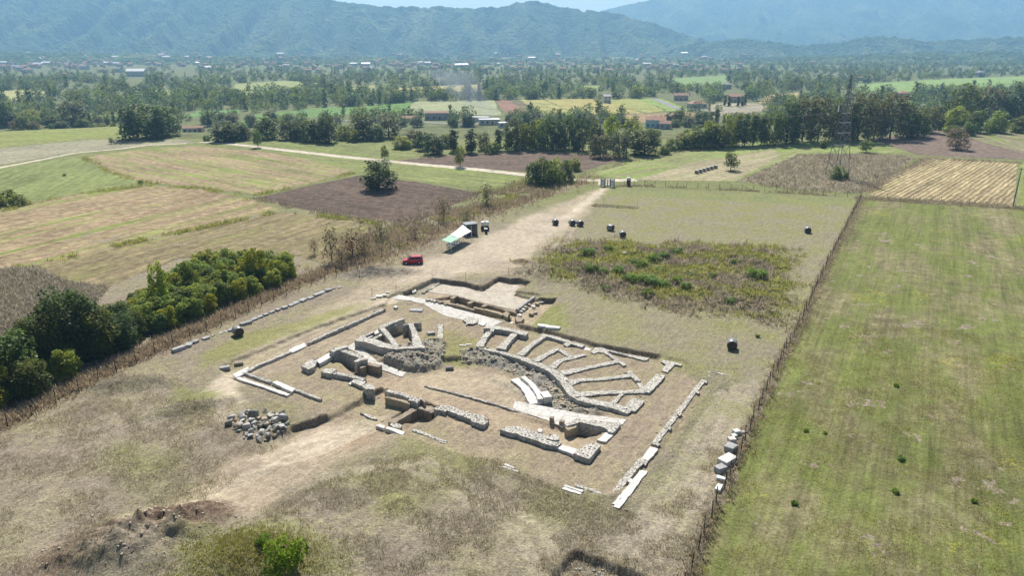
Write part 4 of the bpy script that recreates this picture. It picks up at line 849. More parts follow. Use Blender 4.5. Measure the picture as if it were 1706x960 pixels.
for i, (x, y, a, b, c) in enumerate(rocks):
    k = round(y/9); rowi[k] = rowi.get(k, 0)+1; mt = ['boulder', 'boulder', 'boulder_tan', 'boulder', 'boulder_dark', 'boulder', 'block'][(i*5+3) % 7]
    o = obj('boulder', rock_mesh('boulder', M[mt], 100+i, (a*.82, b*.8, c*.85), 10+i % 5), None, G(x, y+2)+np.array([0, 0, -.05]), random.uniform(0, 6.28))
    tone = {'boulder': 'pale', 'boulder_tan': 'tan', 'boulder_dark': 'dark', 'block': 'grey'}[mt]; sz = 'large' if a > 1.25 else ('small' if a < .85 else 'middling')
    tag(o, f'{sz} {tone} boulder, {nth(rowi[k])} from the left in the {rname[k]} line of the boulder heap', 'boulder', 'boulders heaped beside the dirt ramp')
eb = [(1238,721,1.2,.7,.25,'flat pale slab farthest back, touching the right fence'),(1227,723,1.1,1.0,.55,'square white block near the back of the right fence row'),(1222,729.5,.9,.8,.5,'small white block in the middle of the right fence row'),(1219,736,1.0,1.0,.6,'white block with rounded near face in the right fence row'),(1217,751,1.6,1.4,.8,'grey tilted block behind the largest slab of the right fence row'),(1211,771,2.6,1.6,.75,'largest white slab of the right fence row'),(1200,785,1.7,1.1,.65,'wedge-shaped grey block nearest the camera in the right fence row'),(1201,800,1.2,.6,.4,'greenish pale stone leaning below the right fence row'),(1197,817,1.4,.7,.5,'greenish pale stone lying nearest the camera by the right fence')]
for i, (x, y, a, b, c, l) in enumerate(eb):
    p = G(x, y); me = block_mesh('stone_block', M['white' if i in (1, 2, 3, 5) else ('tarp' if i > 6 else 'block')], (a*.66, b*.66, c*.8), 300+i)
    tag(obj('stone_block', me, None, p, R([20, 15, 25, 10, 45, 38, 30, -30, 60][i])), l, 'stone block', 'stone blocks stacked along the right fence')
for x, y, a, b, c, rz, l in ((398,608,1.0,.9,.5,.4,'dark hollow stone block in the ditch by the left corner'),(375,617,1.2,.6,.5,.5,'grey block at the end of the ditch by the left corner'),(386,552,.9,.5,.3,.2,'small pale stone half under the lone left bale')):
    tag(obj('stone_block', block_mesh('stone_block', M['brown' if 'dark' in l else 'block'], (a, b, c), int(x)), None, G(x, y), rz), l, 'stone block')
for x, y, a, b, c, rz, mt, l in ((904,544.5,1.4,.7,.35,-.25,'tarp','left pale wrapped slab on the lawn edge behind the rear wall'),(921,547.5,2.0,.8,.35,-.3,'white','right long white slab on the lawn edge behind the rear wall'),(694,517.5,1.9,1.1,.25,-.1,'block','flat grey slab lying alone on the dirt terrace'),(718,557,1.0,.7,.4,.3,'block','grey stone among weeds right of the left cells'),(771,576.5,.9,.3,.2,-.2,'white','left small white stone on the open lawn above the seating slope'),(781,574.5,.8,.25,.15,.1,'white','right thin white stone on the open lawn above the seating slope'),(749,615.5,1.0,.5,.4,.1,'boulder_dark','low dark stone at the edge of the orchestra floor'),(632,495,1.0,.8,.35,.1,'white','white block on the bank beside the rear left corner'),(622,498,.8,.5,.2,.3,'wall','pale flat stone on the bank beside the rear left corner'),(640,492.5,.7,.6,.3,.3,'white','rear white stone on the bank beside the rear left corner'),(646,488,.5,.4,.3,0,'white','small white stone on the road edge above the bank'),(1040,422,.8,.5,.4,.1,'white','white stone on the edge of the weedy mound')):
    tag(obj('stone_block', block_mesh('stone_block', M[mt], (a, b, c), int(x+y)), None, G(x, y+.5), rz), l, 'stone')
# --- rubble on the seating slopes: uncountable
def merge_rocks(name, pts, smin, smax, mat, seed, zoff=.0):
    r = np.random.default_rng(seed); bases = []
    for k in range(6):
        me = rock_mesh('tmp', None, 900+k, (1, .8, .6), 10); me.calc_loop_triangles()
        v = np.empty(len(me.vertices)*3, np.float32); me.vertices.foreach_get('co', v); f = np.empty(len(me.loop_triangles)*3, np.int32); me.loop_triangles.foreach_get('vertices', f)
        bases.append((v.reshape(-1, 3), f.reshape(-1, 3))); bpy.data.meshes.remove(me)
    V, Fc, n = [], [], 0
    for p in pts:
        v, f = bases[r.integers(6)]; s = smin+(smax-smin)*r.random()**4; a = r.uniform(0, 6.28); c, d = math.cos(a), math.sin(a)
        q = v*s; q = np.stack([q[:, 0]*c-q[:, 1]*d, q[:, 0]*d+q[:, 1]*c, q[:, 2]], 1)+p+np.array([0, 0, zoff-.15*s]); V.append(q); Fc.append(f+n); n += len(v)
    return mesh_np(name, np.concatenate(V), np.concatenate(Fc), mat)
def scatter(P, n, seed):
    r = np.random.default_rng(seed); lo, hi = P.min(0), P.max(0); q = r.uniform(lo, hi, (n*3, 2)); q = q[sdist(P, q[:, 0], q[:, 1]) > 0][:n]
    return np.column_stack([q, hz(q[:, 0], q[:, 1])])
mm = merge_rocks('rubble_core', np.concatenate([scatter(RUB_L, 700, 1), scatter(RUB_R, 1100, 2)]), .10, .6, M['boulder_tan'], 4)
tag(obj('rubble_core', mm), 'grey rubble core of the seating slopes round the orchestra', 'rubble', kind='stuff')
hp = np.concatenate([np.column_stack([(q := c+RNG.normal(0, .55, (n_, 2))*np.array([rx, ry])), hz(q[:, 0], q[:, 1])]) for (c, rx, ry, a, h, ro), n_ in ((MOUNDS[0], 260), (MOUNDS[1], 200), (MOUNDS[6], 120), (MOUNDS[9], 60))])
tag(obj('loose_stones', merge_rocks('loose_stones', hp, .06, .35, M['boulder_tan'], 5)), 'loose stones in the brown soil heaps at lower left', 'stones', kind='stuff')
bp = np.array(BASEPTS)+RNG.normal(0, .35, (len(BASEPTS), 2)); tag(obj('fallen_stones', merge_rocks('fallen_stones', np.column_stack([bp, hz(bp[:, 0], bp[:, 1])]), .07, .38, M['boulder_tan'], 9)), 'small fallen stones lying along the foot of the ruined walls', 'stones', kind='stuff')
tr = np.concatenate([np.array([G(940+90*u, 942+24*u) for u in RNG.random(60)])+np.column_stack([RNG.normal(0, .25, (60, 2)), np.zeros(60)])]); tag(obj('trench_rubble', merge_rocks('trench_rubble', tr, .1, .4, M['boulder'], 12)), 'line of pale rubble stones in the trench at the bottom edge', 'stones', kind='stuff')
pp = scatter(poly([(330,960),(200,900),(480,740),(640,650),(860,680),(1010,820),(1150,700),(1180,640),(860,540),(640,510),(380,620),(600,480),(950,330),(1000,330),(900,440)]), 500, 8)
tag(obj('pebbles', merge_rocks('pebbles', pp, .04, .2, M['boulder'], 6)), 'small pale stones strewn over bare earth', 'stones', kind='stuff')
# ---------------------------------------------------------------- vegetation
def leaf_cloud(P, N, size, r, flat=.38, aspect=1.0):
    """P points, N outward directions -> V, F of small leaf-clump quads"""
    n = len(P); rd = r.normal(size=(n, 3)); nn = N*flat+rd/np.linalg.norm(rd, axis=1)[:, None]*(1-flat); nn[:, 2] = np.abs(nn[:, 2])*.8+.38; nn /= np.linalg.norm(nn, axis=1)[:, None]+1e-9
    t = r.normal(size=(n, 3)); u = np.cross(nn, t); u /= np.linalg.norm(u, axis=1)[:, None]+1e-9; v = np.cross(nn, u)
    s = (size*r.uniform(.55, 1.35, n))[:, None]; a = u*s; b = v*s*aspect*r.uniform(.55, 1.0, n)[:, None]
    k = r.uniform(.35, 1.0, (4, n, 1))
    V = np.stack([P-a*k[0]-b*.3, P+b*k[1]-a*.2, P+a*k[2]+b*.3, P-b*k[3]+a*.2], 1).reshape(-1, 3)
    return V, np.arange(4*n).reshape(n, 4)
def crown_pts(seed, w, h, z0, n, lobes, lr, form='round', gap=.0):
    r = np.random.default_rng(seed); cs, rs = [], []
    H = h-z0
    for i in range(lobes):
        t = ((i+.5)/lobes)**1.2
        if form == 'round': z = z0+H*(.03+.87*t); pr = (.9+.1*math.sin(math.pi*t)) if t < .5 else math.sqrt(max(.05, 1-((t-.5)/.56)**2))
        elif form == 'column': z = z0+H*(.05+.88*t); pr = .45+.55*math.sin(math.pi*(.2+.72*t))
        elif form == 'cone': z = z0+H*(.06+.90*t); pr = (1-t)**.7
        else: z = z0+H*(.15+.7*r.random()); pr = 1.0
        a = i*2.399+r.uniform(-.5, .5); q = (w/2-lr*.75)*pr*math.sqrt(r.uniform(.25, 1))
        cs.append((q*math.cos(a), q*math.sin(a), z)); rs.append(lr*r.uniform(.65, 1.25)*(.55+.45*pr))
    cs = np.array(cs); rs = np.array(rs); pick = r.choice(lobes, n, p=rs**2/(rs**2).sum())
    d = r.normal(size=(n, 3)); d[:, 2] += .25; d /= np.linalg.norm(d, axis=1)[:, None]
    rad = rs[pick]*np.where(r.random(n) < .72, r.uniform(.8, 1.12, n), r.uniform(.2, .9, n))
    P = cs[pick]+d*rad[:, None]*np.array([1, 1, .85])
    lv = r.random(lobes)
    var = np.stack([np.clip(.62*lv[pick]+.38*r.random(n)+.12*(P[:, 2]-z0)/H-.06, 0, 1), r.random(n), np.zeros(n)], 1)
    return P, d, var, r
def crown_mesh(name, seed, w, h, z0, n, leaf, lobes, lr, mat, form='round', trunk=None):
    P, d, var, r = crown_pts(seed, w, h, z0, n, lobes, lr, form); V, Fq = leaf_cloud(P, d, leaf, r)
    V[:, 2] = np.maximum(V[:, 2], .02); me = mesh_np(name, V, Fq, M[mat]); colattr(me, 'Var', var, 'FACE'); return me
def trunk_mesh(name, h, r0, seed, spread=1.0, top=.75):
    rr = random.Random(seed); m = MB(); p = Vector((0, 0, -.2)); k = 4; hh = h*top
    pts = [Vector((rr.uniform(-.1, .1)*i*h*.05, rr.uniform(-.1, .1)*i*h*.05, -.2+(hh+.2)*i/k)) for i in range(k+1)]
    for i in range(k): m.cyl(pts[i], pts[i+1], r0*(1-.2*i), r0*(1-.2*(i+1)), 7)
    for j in range(5):
        a = j*1.3+rr.random(); b = pts[1].lerp(pts[3], rr.random()); e = b+Vector((math.cos(a)*spread, math.sin(a)*spread, h*.22))
        m.cyl(b, e, r0*.42, r0*.15, 5)
    return m.mesh(name, M['bark'])
PROTO = {}
def proto(key, n_var, w, h, z0, n, leaf, lobes, lr, mat, form='round', r0=.2, top=.7):
    PROTO[key] = [(crown_mesh('crown', hash_(key)+i, w, h, z0, n, leaf, lobes, lr, mat, form), trunk_mesh('trunk', h, r0, i, w*.28, top), w, h) for i in range(n_var)]
def hash_(s): return sum(ord(c)*(i+1)*7 for i, c in enumerate(s)) % 10007
proto('oak', 2, 16, 12, .3, 5200, .52, 34, 2.7, 'leaf_dark', r0=.5)
proto('dark', 3, 9, 12, .3, 2600, .46, 24, 1.7, 'leaf_dark', r0=.25)
proto('mid', 3, 9, 12, .3, 2600, .46, 24, 1.7, 'leaf_mid', r0=.25)
proto('light', 3, 8, 11, .2, 2200, .46, 20, 1.6, 'leaf_light', r0=.2)
proto('olive', 2, 9, 12, .6, 2000, .44, 24, 1.6, 'leaf_olive', r0=.25)
proto('brown', 2, 9, 11, .8, 1500, .40, 22, 1.6, 'leaf_brown', r0=.2)
proto('cypress', 2, 3.2, 11, .2, 1500, .34, 16, .95, 'leaf_dark', 'column', r0=.16)
proto('poplar', 3, 5, 17, 1.0, 2000, .46, 26, 1.4, 'leaf_mid', 'column', r0=.22)
proto('near_dark', 2, 7, 8, .2, 9000, .23, 34, 1.3, 'leaf_dark', r0=.2)
proto('near_light', 4, 4.4, 5.2, .0, 4600, .19, 20, .85, 'leaf_light', r0=.08)
proto('near_mid', 3, 4.4, 5.0, .0, 4600, .19, 20, .85, 'leaf_mid', r0=.08)
proto('sparse', 2, 3.2, 4.2, .7, 650, .17, 12, .7, 'leaf_olive', r0=.09, top=.85)
proto('sparse_brown', 2, 3.2, 4.2, .7, 620, .17, 12, .7, 'leaf_brown', r0=.09, top=.85)
proto('small', 2, 4.2, 5.2, 1.1, 1500, .22, 16, .8, 'leaf_mid', r0=.12)
proto('bush', 3, 3, 1.8, .0, 1500, .15, 12, .55, 'leaf_bright', 'mound', r0=.04)
proto('shrub', 2, 5, 3.6, .0, 1500, .26, 14, .9, 'leaf_mid', r0=.08)
LOOK = dict(oak='huge dark round tree', dark='dark green tree', mid='mid-green tree', light='light green leafy tree', olive='olive green tree', brown='brownish thin-leaved tree', cypress='dark narrow conifer', poplar='tall green poplar-like tree',
  near_dark='big dark green tree', near_light='light green bushy young tree', near_mid='mid-green bushy young tree', sparse='sparse young tree with thin olive leaves', sparse_brown='sparse young tree with dry brown leaves', small='small round-crowned tree', bush='bright green bush', shrub='green shrub')
TREES = []
def tree(key, p, h, w, label=None, group=None, name=None, cat=None, small=False):
    v = PROTO[key]; c, tr, pw, ph = v[len(TREES) % len(v)]; shrubby = key in ('bush', 'shrub')
    nm = name or ('bush' if shrubby else 'tree')
    e = empty(nm, p, random.uniform(0, 6.28)); e.scale = (w/pw, w/pw, h/ph)
    obj('crown', c, e)
    if not shrubby: obj('trunk', tr, e)
    TREES.append(e); tag(e, label, cat or nm, group); return e
def tree_px(key, x, yb, yt, wpx, label, group=None, **k):
    p = G(x, yb); f = p[1]*CP-(p[2]-CAM_H)*SP
    # height so that the crown top projects to yt
    lo, hi = .3, 40.0
    for _ in range(30):
        m = (lo+hi)/2
        if proj(p+np.array([0, 0, m]))[1] > yt: lo = m
        else: hi = m
    return tree(key, p, lo, wpx*f/FPX, label, group, **k)
def belt(lst, group, where, start=0):
    cnt = {}
    for t in sorted(lst, key=lambda t: t[0]):
        k = LOOK[t[4]]; cnt[k] = cnt.get(k, 0)+1
    seen = {}
    for t in sorted(lst, key=lambda t: t[0]):
        k = LOOK[t[4]]; seen[k] = seen.get(k, 0)+1
        lab = f'{k}, {nth(seen[k])} such from left, {where}' if cnt[k] > 1 else f'the one {k}, {where}'
        tree_px(t[4], t[0], t[1], t[2], t[3]*1.12, lab, group)
belt([(245,231,172,82,'oak'),(283,226,186,38,'mid'),(5,212,166,34,'dark'),(22,216,201,18,'brown'),(40,217,192,26,'mid'),(58,218,200,22,'olive'),(105,216,200,24,'dark'),(125,210,165,52,'olive'),(140,214,196,24,'mid'),(155,216,206,15,'shrub'),(170,216,205,20,'shrub'),(190,217,203,14,'shrub'),(90,216,205,16,'shrub')], 'trees at the far edge of the left meadows', 'behind the left meadows')
belt([(345,235,225,13,'shrub'),(374,236,200,44,'dark'),(396,233,202,38,'mid'),(411,233,211,22,'olive'),(446,231,192,42,'mid'),(484,232,196,36,'dark'),(500,234,200,26,'dark'),(515,236,198,30,'mid'),(532,236,194,32,'dark'),(549,238,190,34,'dark'),(572,233,208,28,'shrub'),(588,236,215,26,'shrub'),(605,232,187,40,'dark'),(648,229,187,44,'olive'),(628,234,206,28,'mid'),(670,248,226,32,'light'),(690,243,214,38,'olive'),(705,250,216,24,'dark'),(722,257,221,38,'dark'),(742,246,222,26,'mid')], 'left half of the tree belt behind the far fields', 'tree belt left half behind far fields')
belt([(757,253,214,18,'cypress'),(785,255,211,21,'cypress'),(806,250,218,26,'olive'),(831,251,214,15,'cypress'),(820,256,236,26,'shrub'),(853,251,196,32,'dark'),(868,247,203,24,'mid'),(882,250,199,30,'mid'),(898,246,196,26,'light'),(912,250,192,34,'mid'),(930,251,198,34,'dark'),(948,248,188,28,'mid'),(964,251,190,30,'dark'),(985,232,188,24,'olive'),(992,250,198,30,'dark'),(1000,263,222,36,'olive'),(1018,245,188,28,'light'),(1031,263,216,38,'olive'),(1050,242,196,34,'light'),(1073,258,213,52,'dark'),(1108,257,242,24,'shrub'),(1090,240,214,26,'mid')], 'right half of the tree belt behind the ploughed far field', 'belt behind the far ploughed field')
belt([(1122,250,230,30,'shrub'),(1135,247,222,30,'brown'),(1146,247,214,38,'light'),(1168,247,206,38,'mid'),(1183,246,198,28,'light'),(1197,247,204,34,'dark'),(1213,244,190,28,'light'),(1226,243,188,20,'poplar'),(1240,243,186,20,'poplar'),(1254,242,184,20,'poplar'),(1268,241,187,20,'poplar'),(1288,241,184,32,'mid'),(1310,239,164,46,'dark'),(1336,237,154,46,'olive'),(1362,236,156,46,'olive'),(1394,235,164,42,'dark'),(1428,234,150,50,'olive'),(1412,234,176,32,'dark'),(1455,232,158,40,'olive'),(1482,231,150,52,'olive'),(1510,229,166,40,'dark'),(1528,228,180,34,'mid')], 'tall trees behind the bright green meadow', 'tall row behind bright green meadow')
belt([(1545,222,176,36,'olive'),(1572,220,160,40,'dark'),(1603,216,137,52,'mid'),(1590,222,176,36,'light'),(1625,222,182,34,'mid'),(1642,216,141,50,'olive'),(1660,222,184,34,'light'),(1683,216,135,58,'dark'),(1700,222,192,34,'mid'),(1615,226,202,26,'shrub'),(1590,228,208,28,'shrub'),(1730,220,150,50,'mid')], 'trees at the far right edge', 'far right edge behind ploughed field')
for a in ((186,240,229,11,'small','tiny round tree alone on the far left meadow'),(430,246,216,19,'small','slim light tree standing alone by the far track, left of centre'),(641,266,242,17,'small','pale young tree just behind the round dark bushy tree'),(767,278,242,22,'small','small tree between the far track and the ploughed field, centre'),(632,316,262,60,'dark','round dark bushy tree in the middle of the ploughed field'),(1217,284,252,27,'small','small round tree alone beside the row of pale bales'),(1371,247,233,13,'dark','tiny dark round tree on the meadow left of the pylon'),(1443,254,233,27,'small','bent small tree right of the pylon'),(1592,249,210,46,'brown','big brownish tree on the ploughed field at right')):
    tree_px(a[4], *a[:4], a[5])
for i, (x, yb, yt, w, k) in enumerate([(888,309,268,30,'mid'),(905,309,261,34,'mid'),(925,306,262,34,'light'),(943,302,264,26,'mid'),(958,284,262,20,'light')]):
    tree_px(k, x, yb, yt, w*1.1, ['leftmost','second','middle','fourth','small rearmost'][i]+' green tree of the thicket beside the site gate', 'thicket beside the gate')
tree_px('shrub', 1393, 299, 276, 27, 'dark green shrub growing inside the foot of the pylon')
tree_px('shrub', 1409, 299, 286, 14, 'smaller shrub at the right of the pylon foot')
# young trees in the weeds behind the left fence
for i, (x, yb, yt, w, k, l) in enumerate([(553,438,372,36,'sparse_brown','leftmost yellowing tree behind the left fence, right of the hedge'),(588,430,380,44,'sparse_brown','broad yellow-brown tree behind the left fence'),(608,425,384,26,'sparse_brown','narrow yellow-brown tree hiding behind the broad one at the left fence'),(634,402,366,26,'sparse','slender bare young tree above the red car'),(739,368,326,26,'sparse_brown','dry brown sapling left of the dark cabin'),(810,343,305,32,'sparse','olive sapling behind the fence near the white tank'),(778,372,350,24,'sparse','yellowish bush directly behind the dark cabin'),(570,446,410,24,'sparse_brown','low dry sapling at the right end of the hedge'),(524,425,396,18,'sparse_brown','thin pale sapling at the far end of the hedge'),(690,398,375,18,'sparse_brown','low brown sapling above the red car')]):
    tree_px(k, x, yb, yt, w, l, 'young trees along the left fence')
# left hedge
HB = poly([(-30,715),(60,645),(130,616),(210,583),(300,547),(400,507),(480,475),(500,458),(440,440),(330,455),(270,485),(190,545),(120,570),(20,610),(-60,640)])
r = np.random.default_rng(44); hp_ = []
lo, hi = HB.min(0), HB.max(0)
for _ in range(6000):
    q = r.uniform(lo, hi)
    if sdist(HB, q[:1], q[1:])[0] < .8: continue
    if all((q[0]-s[0])**2+(q[1]-s[1])**2 > 1.9**2 for s in hp_): hp_.append(q)
hp_.sort(key=lambda q: -q[1])
for i, q in enumerate(hp_):
    k = ['near_light', 'near_light', 'near_light', 'near_light', 'near_light', 'near_mid'][r.integers(6)]
    if proj((q[0], q[1], 0))[0] < 230 and r.random() < .55: k = 'near_mid' if r.random() < .5 else 'near_dark'
    h = r.uniform(2.6, 4.3)*(1.12 if k == 'near_dark' else 1)
    tree(k, (q[0], q[1], 0), h, h*r.uniform(.85, 1.1), f'{LOOK[k]}, {nth(i+1)} from the far end of the left hedge', 'trees of the left hedge')
for i, (x, yb, yt, w) in enumerate([(120,598,480,100),(165,592,512,82),(72,620,526,84),(205,580,522,58)]):
    tree_px('near_dark', x, yb, yt, w, ['tallest dark tree of the left hedge','dark tree just right of the tallest in the left hedge','dark tree left of the tallest in the left hedge','lower dark tree at the right of the dark clump in the left hedge'][i], 'trees of the left hedge')
for i, (x, yb, yt, w, k) in enumerate([(28,648,548,96,'near_mid'),(-18,672,580,84,'near_light'),(52,660,600,66,'near_dark'),(270,525,432,34,'near_light'),(430,472,412,46,'near_light'),(320,500,436,32,'near_mid'),(112,630,580,54,'near_light')]):
    tree_px(k, x, yb, yt, w, ['wide bushy tree at the left picture edge','light tree cut by the left picture edge','dark low tree at the near end of the hedge','tall slim tree rising from the middle of the left hedge','bright tall tree at the far end of the left hedge','dark slim tree right of the tall slim one in the left hedge','light young tree in front of the dark clump of the hedge'][i], 'trees of the left hedge')
# bright bushes on the weedy mound
bl = [(979,424,22),(1014,417,16),(985,452,24),(1001,453,22),(1030,450,20),(1054,437,16),(1071,440,20),(1089,432,22),(1106,427,18),(1098,452,18),(1047,464,22),(1064,468,30),(1084,470,28),(1078,488,20),(1104,474,24),(1127,466,20),(1127,422,22),(1176,437,12),(1226,437,16),(1260,460,32),(1150,458,12),(1188,458,12),(1143,477,18),(1216,503,20),(1010,480,14),(1262,560,8)]
for i, (x, y, w) in enumerate(sorted(bl)):
    p = G(x, y+2); f = p[1]*CP-(p[2]-CAM_H)*SP; ww = w*f/FPX*1.15
    tree('bush', p-np.array([0, 0, .1]), max(.5, ww*.42), ww, f'bright green bush, {nth(i+1)} from the left on the weedy mound', 'bright bushes on the weedy mound')
tree_px('bush', 478, 950, 901, 66, 'large bright green bush on the grassy heap at the bottom edge')
tree_px('bush', 440, 908, 894, 26, 'small green bush left of the large one on the bottom heap')
for x, y, w, l in ((1323,842,14,'green tuft farther from the fence, left, in the big meadow'),(1491,822,14,'green tuft in the middle foreground of the big meadow'),(1500,768,14,'green tuft above the middle one in the big meadow'),(1622,838,12,'rightmost green tuft of the big meadow'),(1343,720,10,'green tuft by a wheel line in the left of the big meadow'),(1374,724,8,'small green tuft right of the wheel-line tuft'),(1493,645,10,'highest green tuft of the big meadow'),(108,293,7,'lone dark tuft in the left green field'),(235,306,9,'dark tuft on the corner of the left green field')):
    p = G(x, y); f = p[1]*CP-(p[2]-CAM_H)*SP; tree('bush', p, w*f/FPX*.6, w*f/FPX, l)
for i, (x, y, w) in enumerate([(10,335,40),(30,342,36),(-8,345,40)]):
    p = G(x, y); f = p[1]*CP+37*SP; tree('shrub', p, w*f/FPX*.5, w*f/FPX, ['left','right','picture-edge'][i]+' green bramble at the corner of the left stubble field')
# ---------------------------------------------------------------- valley trees
VP = np.array([[0.0, 0.0]]); r = np.random.default_rng(77); cand = []
vf = [P for P in FIELDS if P[:, 1].mean() > 300]
HOUSE_PX = [(320,216,24),(1090,212,30),(728,197,28),(815,205,40),(1010,168,16),(1160,176,24),(1222,166,26),(1500,160,20),(228,127,22),(1130,172,40),(1230,182,60)]
for _ in range(60000):
    px = r.uniform(-60, 1770); py = 84+(212-84)*r.random()**1.25
    dens = .66 if py < 150 else .42
    dens *= .18+1.3*vnoise(np.array([px/60.0]), np.array([py/9.0]), 3)[0]**2.2
    if py < 126 and px < 340: dens *= .3
    if py < 120 and px < 1250: dens *= .45
    if r.random() > dens: continue
    if any(abs(px-h[0]) < h[2]*.7+3 and -14 < py-h[1] < 22 for h in HOUSE_PX): continue
    p = G0 = W(px, py, -8.0)
    if p[1] < 345 or p[1] > 2050: continue
    if any(P[:, 0].min()-2 < p[0] < P[:, 0].max()+2 and P[:, 1].min()-2 < p[1] < P[:, 1].max()+2 and sdist(P, p[:1], p[1:2])[0] > -1.5 for P in vf): continue
    cand.append((p[0], p[1], px, py))
# thin to a minimum spacing with a hash grid
grid = {}; kept = []
for c in cand:
    s = 6.5 if c[1] < 900 else 8.5; k = (int(c[0]//s), int(c[1]//s))
    if any((k[0]+i, k[1]+j) in grid for i in (-1, 0) for j in (-1, 0)): continue
    grid[k] = 1; kept.append(c)
# clipped rows along the field edges
for P in vf[:14]:
    a, b = P[np.argmax(P[:, 1])], P[np.argsort(P[:, 1])[-2]]; L = np.linalg.norm(b-a)
    for j in range(int(L/7)):
        q = a+(b-a)*j*7/L+np.array([0, 4])+r.normal(0, 1, 2); u = proj((q[0], q[1], -8)); kept.append((q[0], q[1], u[0], u[1]))
kept.sort(key=lambda c: c[1])
NI = 130; near_v, far_v = kept[:NI], kept[NI:]
def hgt(y, rr): return rr.uniform(4, 9) if y < 560 else (rr.uniform(5, 12) if y < 1000 else rr.uniform(5, 9))
near_v.sort(key=lambda c: c[2])
secs = [(-1e9, 330, 'valley left of white cottage'), (330, 620, 'valley behind left tree belt'), (620, 860, 'valley around the grey barn'), (860, 1110, 'valley near long red-roofed farmhouse'), (1110, 1400, 'valley around low roadside houses'), (1400, 1e9, 'valley behind the pylon')]
for lo_, hi_, where in secs:
    seen = {}
    for c in [c for c in near_v if lo_ <= c[2] < hi_]:
        k = ['dark', 'mid', 'mid', 'olive', 'light', 'mid', 'dark', 'poplar', 'olive'][r.integers(9)]; h = hgt(c[1], r)*(1.25 if k == 'poplar' else 1)
        seen[k] = seen.get(k, 0)+1
        tree(k, (c[0], c[1], -8), h, h*(.32 if k == 'poplar' else r.uniform(.9, 1.35)), f'{LOOK[k]}, {nth(seen[k])} such from left, {where}', 'trees on the near valley floor')
def far_trees(name, cs, seed, mats, label):
    r = np.random.default_rng(seed); lib = []
    for k in range(8):
        w_, h_ = (1.15, .85) if k < 7 else (.5, 1.3)
        P, d, var, _ = crown_pts(seed*31+k, w_, h_, .02, 240, 12, .25 if k < 7 else .15, 'round' if k < 7 else 'column'); lib.append((P, d, var))
    Pa, Da, Va, Sa = [], [], [], []
    for c in cs:
        P, d, var = lib[r.integers(8)]; h = hgt(c[1], r)*(1.0 if c[1] < 1100 else 1.05); a = r.uniform(0, 6.28); ca, sa = math.cos(a), math.sin(a)
        m = np.arange(len(P)) if c[1] < 900 else np.arange(0, len(P), 2)
        q = P[m]*np.array([h, h, h]); q = np.stack([q[:, 0]*ca-q[:, 1]*sa, q[:, 0]*sa+q[:, 1]*ca, q[:, 2]], 1)+np.array([c[0], c[1], -8+max(0, (c[1]-1800)*.04)])
        Pa.append(q); Da.append(d[m]); v = var[m].copy(); v[:, 0] = np.clip(v[:, 0]*.6+.5*r.random(), 0, 1); Va.append(v); Sa.append(np.full(len(m), h*(.095 if c[1] < 900 else .135)))
    V, Fq = leaf_cloud(np.concatenate(Pa), np.concatenate(Da), np.concatenate(Sa), r); me = mesh_np(name, V, Fq, M[mats]); colattr(me, 'Var', np.concatenate(Va), 'FACE')
    tag(obj(name, me), label, 'woods', kind='stuff')
r.shuffle(far_v)
for i, mt in enumerate(['leaf_mid', 'leaf_dark', 'leaf_mid', 'leaf_dark']):
    far_trees('distant_woods', far_v[i::4], 60+i, mt, ['mid-green','dark','olive','fresh green'][i]+' scattered trees filling the far valley up to the town')
# ---------------------------------------------------------------- dry grass and weeds
def tufts(name, pts, label, hmin, hmax, mat, seed, blades=6, wd=.05, spread=.18, kind='stuff'):
    r = np.random.default_rng(seed); n = len(pts)*blades; P = np.repeat(pts, blades, 0)
    a = r.uniform(0, 6.28, n); h = r.uniform(hmin, hmax, n)*(.55+.9*np.repeat(r.random(len(pts)), blades)); o = np.stack([np.cos(a), np.sin(a), 0*a], 1)
    b = P+o*(r.random(n)*spread)[:, None]; tip = b+o*(h*r.uniform(.35, 1.2, n))[:, None]+np.stack([0*h, 0*h, h], 1)
    s = np.stack([-np.sin(a), np.cos(a), 0*a], 1)*(wd*r.uniform(.6, 1.5, n))[:, None]; b[:, 2] -= .04
    V = np.stack([b-s, b+s, tip+s*.35, tip-s*.35], 1).reshape(-1, 3)
    me = mesh_np(name, V, np.arange(4*n).reshape(n, 4), M[mat]); pv = np.repeat(r.random(len(pts)), blades)
    colattr(me, 'Var', np.stack([np.clip(pv*.6+.4*r.random(n), 0, 1), r.random(n), 0*a], 1), 'FACE'); return tag(obj(name, me), label, 'weeds', kind=kind)
def along(path, n, w, seed, clump=.0):
    r = np.random.default_rng(seed); P = np.array([G(a, b)[:2] for a, b in path]); L = np.linalg.norm(np.diff(P, axis=0), axis=1); i = r.choice(len(L), n, p=L/L.sum()); t = r.random(n)[:, None]
    q = P[i]+(P[i+1]-P[i])*t+r.normal(0, w, (n, 2))
    if clump: q = q[fbm(q[:, 0]*clump, q[:, 1]*clump, seed, 3) > .48]
    return np.column_stack([q, hz(q[:, 0], q[:, 1])])
LF = [(-30,735),(0,718),(70,682),(130,653),(200,617),(290,577),(360,546),(430,512),(500,481),(570,455),(620,433),(680,408),(740,384),(800,361),(870,338),(940,317),(978,306)]
RF = [(1434,331),(1402,394),(1371,455),(1336,535),(1302,598),(1270,668),(1240,738),(1208,812),(1174,890),(1146,960),(1138,985)]
NF = [(1023,311),(1060,309.5),(1150,313),(1250,318),(1350,323.5),(1432,330)]
XF = [(1434,331),(1500,334),(1560,338),(1640,343),(1706,348),(1760,351)]
up = lambda pth, dx, dy: [(a+dx, b+dy) for a, b in pth]
